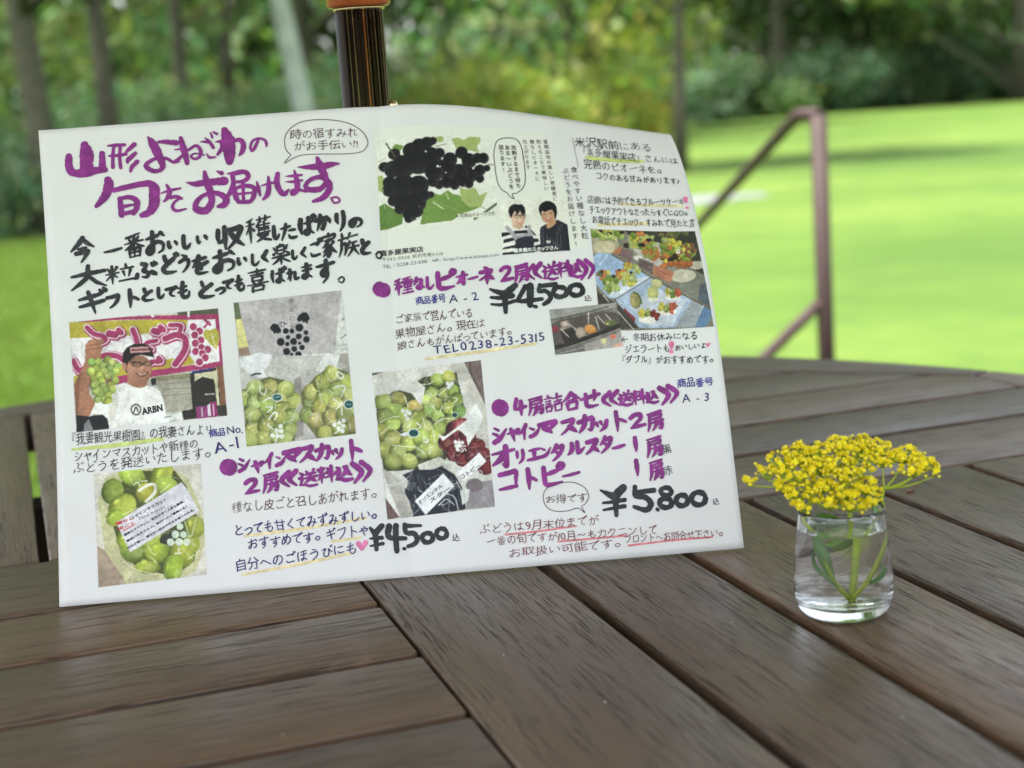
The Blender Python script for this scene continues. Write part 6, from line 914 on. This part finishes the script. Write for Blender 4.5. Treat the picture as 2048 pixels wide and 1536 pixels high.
p.film(80,700,420,1200,28); p.film(560,950,260,800,20); p.film(760,1200,780,1200,20); p.film(360,960,1250,1650,26,.4); p.poly([(290,880),(360,850),(400,870),(360,900)], (210,214,214)); p.ell(440,866,60,46,(200,212,210)); p.ell(442,866,48,36,(22,74,72)); p.ell(862,682,36,30,(200,212,210)); p.ell(862,682,28,22,(30,66,58))
p.poly([(455,1557),(745,1277),(860,1407),(565,1700)], (232,232,232)); p.poly([(870,1287),(1120,1067),(1192,1157),(960,1360)], (232,232,230))
for q in ([(700,1600),(780,1540),(860,1600)],[(760,1480),(860,1520),(900,1640)],[(880,1360),(960,1500)],[(1060,1290),(1130,1250),(1160,1320)]): p.line(q, 10, (206,206,208))
p.done(lab='printed picture of a box with green, red and black grapes')

# ------------------------------------------------------------------ glass of water with the yellow flower
def glass_mat(name, ior, col=(1,1,1)):
    m = mat(name, col, 0.0, spec=.5); b = m.node_tree.nodes['Principled BSDF']
    b.inputs['Transmission Weight'].default_value = 1.0; b.inputs['IOR'].default_value = ior; return m
GX, GY = .3945, .6985
vase = empty('drinking_glass', (GX, GY, TOP), 'small clear glass tumbler of water holding the yellow flower, beside the sheet', 'glass')
outer = [(0,.0004),(.0150,.0004),(.0186,.0002),(.0215,.0012),(.0238,.0042),(.0252,.0085),(.0258,.0130),(.0257,.018),(.0252,.026),(.0244,.034),(.0235,.042),(.0228,.048),(.02245,.0515),(.0223,.0545),(.0223,.0565)]
inner = [(.0219,.0572),(.0215,.0565),(.02145,.0545),(.0216,.0512),(.0220,.048),(.0227,.042),(.0236,.034),(.0243,.026),(.0246,.019),(.0240,.0140),(.0226,.0090),(.0185,.0068),(.0100,.0062),(0,.0061)]
V, F = lathe(outer+inner, 96); mesh_obj('tumbler', V, F, glass_mat('clear_glass', 1.48, (.985,.995,.985)), vase, True)
zt_ = .0462
wat = [(0,.0060),(.0100,.0061),(.0186,.0067),(.0227,.0089),(.0241,.0139),(.0247,.019),(.0244,.026),(.0237,.034),(.0228,.042),(.02235,.0458),(.0222,.0468),(.0214,.0464),(.0200,zt_),(0,zt_)]
V, F = lathe(wat, 96); wo_ = mesh_obj('water', V, F, glass_mat('water', 1.333), vase, True)

YEL = mat('yellow_petal', (.82,.62,.015), .55, spec=.3); g = N(YEL); v = g.new('ShaderNodeTexCoord').outputs['Object']; oi = g.new('ShaderNodeObjectInfo')
g.l(g.mix(1.0, g.ramp(g.noise(v, 900, 3), [(.3,(.92,.76,.010)),(.7,(.98,.87,.022))]), g.ramp(oi.outputs['Random'], [(0,(.84,.80,.8)),(1,(1.05,1.05,1.0))]), 'MULTIPLY'), g.b.inputs['Base Color'])
g.b.inputs['Subsurface Weight'].default_value = .35; g.b.inputs['Subsurface Radius'].default_value = (.002,.0015,.0003)
BUD = noisy('flower_bud', [(.3,(.72,.60,.015)),(.7,(.86,.72,.03))], 600, .5)
STEM = noisy('green_stem', [(.3,(.30,.40,.020)),(.7,(.46,.54,.045))], 300, .45)
GLEAF = noisy('green_blade', [(.3,(.075,.22,.03)),(.7,(.16,.34,.06))], 200, .4)
def P3(px, py, d=.823):
    if py > 1052: px = 1693+(px-1693)*.66       # below the water line the glass magnifies
    return Vector(at(px, py, d))
root = P3(1700, 1192)
fl = empty('yellow_flower', root, 'branching yellow flower head with green stems standing in the small glass', 'flower')
def fpart(name, VF, m, smooth=True):
    V, F = VF; return mesh_obj(name, [Vector(v)-root for v in V], F, m, fl, smooth)
def ctube(pts, r0, r1, n=10, sub=6):
    C_ = catmull([tuple(p) for p in pts], sub); return tube(C_, list(np.linspace(r0, r1, len(C_))), n)
D = .823
fpart('stem', ctube([P3(1701,1196), P3(1705,1150), P3(1707,1100), P3(1703,1050), P3(1697,1015), P3(1692,985), P3(1690,955)], .0015, .0011), STEM)
fpart('stem', ctube([P3(1697,1190), P3(1668,1165,.818), P3(1638,1125,.812), P3(1615,1080,.812), P3(1607,1040,.814), P3(1618,1005,.818), P3(1636,975,.822), P3(1646,955,.824)], .0012, .0007), STEM)
fpart('stem', ctube([P3(1706,1188,.822), P3(1737,1155,.819), P3(1763,1105,.818), P3(1774,1056,.820), P3(1766,1020,.832), P3(1764,1000,.83), P3(1768,975,.828)], .0012, .0008), STEM)
def blade(pts, w, name='leaf', m=GLEAF):
    C_ = catmull([tuple(p) for p in pts], 6); n = len(C_); V, F = [], []
    cdir = Vector(FWD)
    for i, c in enumerate(C_):
        t = Vector(C_[min(i+1,n-1)]-C_[max(i-1,0)]).normalized(); side = t.cross(cdir).normalized(); q = i/(n-1)
        ww = w*math.sin(math.pi*min(q*.93+.07, 1))**.8*.5+.00012; c = Vector(c)
        V += [c-side*ww+cdir*.0008*math.sin(q*3), c+cdir*.0006, c+side*ww-cdir*.0006]
    for i in range(n-1):
        F += [(3*i,3*i+1,3*i+4,3*i+3),(3*i+1,3*i+2,3*i+5,3*i+4)]
    o = fpart(name, (V, F), m); sfm = o.modifiers.new('thickness', 'SOLIDIFY'); sfm.thickness = .00025; return o
blade([P3(1658,1155,.815), P3(1635,1115,.81), P3(1618,1085,.81), P3(1630,1062,.812)], .0062)
blade([P3(1672,1170,.815), P3(1640,1150,.812), P3(1610,1130,.81), P3(1603,1108,.81), P3(1612,1098,.812)], .0022)
blade([P3(1733,1162,.819), P3(1757,1155,.818), P3(1772,1138,.818), P3(1762,1126,.818)], .0024)
blade([P3(1698,1070,.823), P3(1680,1072,.82), P3(1655,1085,.818), P3(1636,1086,.816)], .0022)
blade([P3(1704,1068,.828), P3(1680,1082,.832), P3(1650,1092,.836), P3(1632,1106,.838)], .0050, m=noisy('dusky_blade', [(.3,(.06,.06,.05)),(.7,(.12,.11,.09))], 200, .5))
blade([P3(1758,1030,.83), P3(1752,1018,.83), P3(1748,1006,.832)], .0035)
blade([P3(1690,1045,.828), P3(1665,1040,.83), P3(1640,1036,.83), P3(1625,1046,.828)], .0050)
# floret: five rounded petals, stamens; bud: little ball
def floret_mesh():
    bm = bmesh.new()
    for k in range(5):
        a = 2*math.pi*k/5; pts = []
        for r, w, z in ((.0003,.00022,0),(.0009,.00072,.0002),(.00155,.00066,.00042),(.0019,.00028,.00035)):
            for s_ in (-1,1):
                pts.append(bm.verts.new((math.cos(a)*r-math.sin(a)*w*s_, math.sin(a)*r+math.cos(a)*w*s_, z+(.00018 if s_ > 0 else 0))))
        for i in range(3): bm.faces.new((pts[2*i],pts[2*i+2],pts[2*i+3],pts[2*i+1]))
    for k in range(4):
        a = 2*math.pi*k/4+.5; b = bmesh.ops.create_cone(bm, cap_ends=True, segments=4, radius1=.00010, radius2=.00016, depth=.0013)
        bmesh.ops.transform(bm, matrix=Matrix.Translation((math.cos(a)*.0007, math.sin(a)*.0007, .0008)) @ Matrix.Rotation(.45, 4, Vector((-math.sin(a), math.cos(a), 0))), verts=b['verts'])
    b = bmesh.ops.create_cone(bm, cap_ends=False, segments=6, radius1=.0003, radius2=.0006, depth=.0012)
    bmesh.ops.transform(bm, matrix=Matrix.Translation((0,0,-.0005)), verts=b['verts'])
    me = bpy.data.meshes.new('floret'); bm.to_mesh(me); bm.free(); me.materials.append(YEL)
    for p_ in me.polygons: p_.use_smooth = False
    return me
FM = floret_mesh()
bm = bmesh.new(); bmesh.ops.create_icosphere(bm, subdivisions=2, radius=.00098)
bv_, bf_ = [v.co.copy() for v in bm.verts], [tuple(q.index for q in f.verts) for f in bm.faces]; bm.free()
# umbel lobes: centre px, py, half width, half height, florets, depth shift, node the twigs spring from
nodeM, nodeL, nodeR = P3(1690,958), P3(1645,965,.822), P3(1768,978,.828)
lobes_ = [(1500,956,12,9,3,0,nodeL),(1535,940,24,14,8,0,nodeL),(1562,918,30,16,14,.004,nodeL),(1600,905,36,20,22,.006,nodeL),(1590,942,34,20,16,-.004,nodeL),
 (1640,922,34,22,22,.0,nodeL),(1598,978,34,16,14,-.009,nodeL),(1645,960,34,20,18,-.006,nodeM),(1612,1006,30,12,9,-.012,nodeL),(1660,1000,30,14,13,-.012,nodeM),
 (1690,884,46,13,22,.010,nodeM),(1735,886,46,16,22,.012,nodeM),(1700,908,50,16,22,.004,nodeM),(1765,912,40,16,20,.006,nodeR),(1805,905,36,16,18,.008,nodeR),(1842,920,26,14,12,.004,nodeR),(1870,936,13,9,4,0,nodeR),
 (1826,936,30,12,10,-.003,nodeR),(1680,945,26,12,8,-.004,nodeM),(1695,975,36,18,18,-.010,nodeM),(1688,932,40,15,15,-.001,nodeM),(1640,895,26,12,10,.006,nodeL),(1725,935,22,14,7,.0,nodeM),(1735,968,24,16,12,-.009,nodeM),(1742,996,22,12,7,-.012,nodeM),(1700,1006,36,11,10,-.014,nodeM),(1570,968,26,12,7,-.006,nodeL),(1756,985,12,10,3,-.004,nodeR)]
rgf = random.Random(3); twV, buds, heads = [], [], []
for (cx, cy_, rx, ry, n, dz, node) in lobes_:
    hub = P3(cx, cy_+ry+7, D+dz*.8); twV.append(ctube([node, node*.5+hub*.5+Vector((0,0,-.0015)), hub], .0006, .00042, 6, 5))
    for k in range(int(n*1.45)):
        a = rgf.random()*6.28; q = math.sqrt(rgf.random()); ex = math.cos(a)*q
        pt_ = P3(cx+ex*rx, cy_+math.sin(a)*q*ry+ex*ex*ry*.3, D+dz-math.sin(a)*q*.008+rgf.uniform(-.004,.004))
        out = (pt_-(hub-Vector((0,0,.012)))).normalized()
        mid = hub*.45+pt_*.55+Vector((0,0,-.0008)); twV.append(tube([hub, mid, pt_-out*.0010], [.0004,.0003,.00028], 5))
        heads.append((pt_, out))
        for _ in range(rgf.choice((1,1,2))):
            bp = pt_+Vector((rgf.uniform(-1,1), rgf.uniform(-1,1), rgf.uniform(-.9,.6)))*.0030; buds.append((bp, rgf.uniform(.65,1.15)))
            twV.append(tube([mid, bp], [.00025,.0002], 4))
fpart('twig', join(twV), STEM); fl.children[-1]['kind'] = 'stuff'
V, F = [], []
for bp, s_ in buds:
    o_ = len(V); V += [bp+v_*s_ for v_ in bv_]; F += [tuple(q+o_ for q in f) for f in bf_]
fpart('bud', (V, F), BUD); fl.children[-1]['kind'] = 'stuff'
random.Random(1).shuffle(heads); rest = heads[299:]
for k, (pt_, out) in enumerate(heads[:299]):
    dirn = (out*.75 + Vector((0,0,.55)) - Vector(FWD)*.30 + Vector((rgf.uniform(-.4,.4), rgf.uniform(-.4,.4), 0))).normalized()
    o = bpy.data.objects.new('floret', FM); link(o, fl); o.location = pt_-root
    o.rotation_mode = 'QUATERNION'; o.rotation_quaternion = dirn.to_track_quat('Z', 'Y') @ Matrix.Rotation(rgf.random()*6.28, 4, 'Z').to_quaternion()
    s_ = rgf.uniform(.85, 1.2); o.scale = (s_, s_, s_)
fv = [v.co.copy() for v in FM.vertices]; ff = [tuple(p_.vertices) for p_ in FM.polygons]; V, F = [], []
for pt_, out in rest:
    dirn = (out*.75+Vector((0,0,.55))-Vector(FWD)*.3+Vector((rgf.uniform(-.4,.4), rgf.uniform(-.4,.4), 0))).normalized(); qn = dirn.to_track_quat('Z', 'Y'); s_ = rgf.uniform(.85, 1.15)
    o_ = len(V); V += [pt_+qn @ (c*s_) for c in fv]; F += [tuple(q+o_ for q in f) for f in ff]
fpart('floret', (V, F), YEL, False); fl.children[-1]['kind'] = 'stuff'
print('florets', len(heads), 'buds', len(buds))

# ------------------------------------------------------------------ small things on the table
dry = mat('dry_leaf', (.17,.075,.045), .6)
def on_table(px, py, dz=0.0):
    d = FWD + RGT*(px-1024)/FPX - UPV*(py-768)/FPX; t = (TOP+dz-CAM[2])/d[2]; return CAM + d*t
c_ = [on_table(1811,983,.0012), on_table(1822,981,.0006), on_table(1829,975,.002), on_table(1830,966,.0045)]
V, F = tube(catmull(c_, 6), list(np.array([.0002,.0006,.0009,.0010,.0010,.0009,.0009,.0008,.0008,.0007,.0007,.0006,.0006,.0005,.0004,.0003,.0002,.0002,.0001])), 8)
o = mesh_obj('dry_leaf', np.array([tuple(v) for v in V])-c_[0], F, dry, smooth=True); o.location = c_[0]
tag(o, 'tiny curled brown dry leaf on the boards right of the flower', 'leaf')
V, F = [], []
for _ in range(10):
    px_, py_ = random.uniform(150, 2000), random.uniform(1240, 1520)
    if random.random() < .3: px_, py_ = random.uniform(1500, 2040), random.uniform(1010, 1240)
    c = on_table(px_, py_, .0003); s_ = random.uniform(.00022, .00055); o_ = len(V)
    V += [Vector(c)+Vector((math.cos(k*2.1+px_)*s_, math.sin(k*2.1+px_)*s_, -.0003 if k < 3 else .0002)) for k in range(3)]+[Vector(c)+Vector((0,0,s_*.8))]
    F += [(o_,o_+1,o_+3),(o_+1,o_+2,o_+3),(o_+2,o_,o_+3)]
tag(mesh_obj('crumbs', V, F, mat('pale_crumb', (.7,.68,.6), .8)), 'tiny pale specks scattered on the table boards', 'crumbs', kind='stuff')
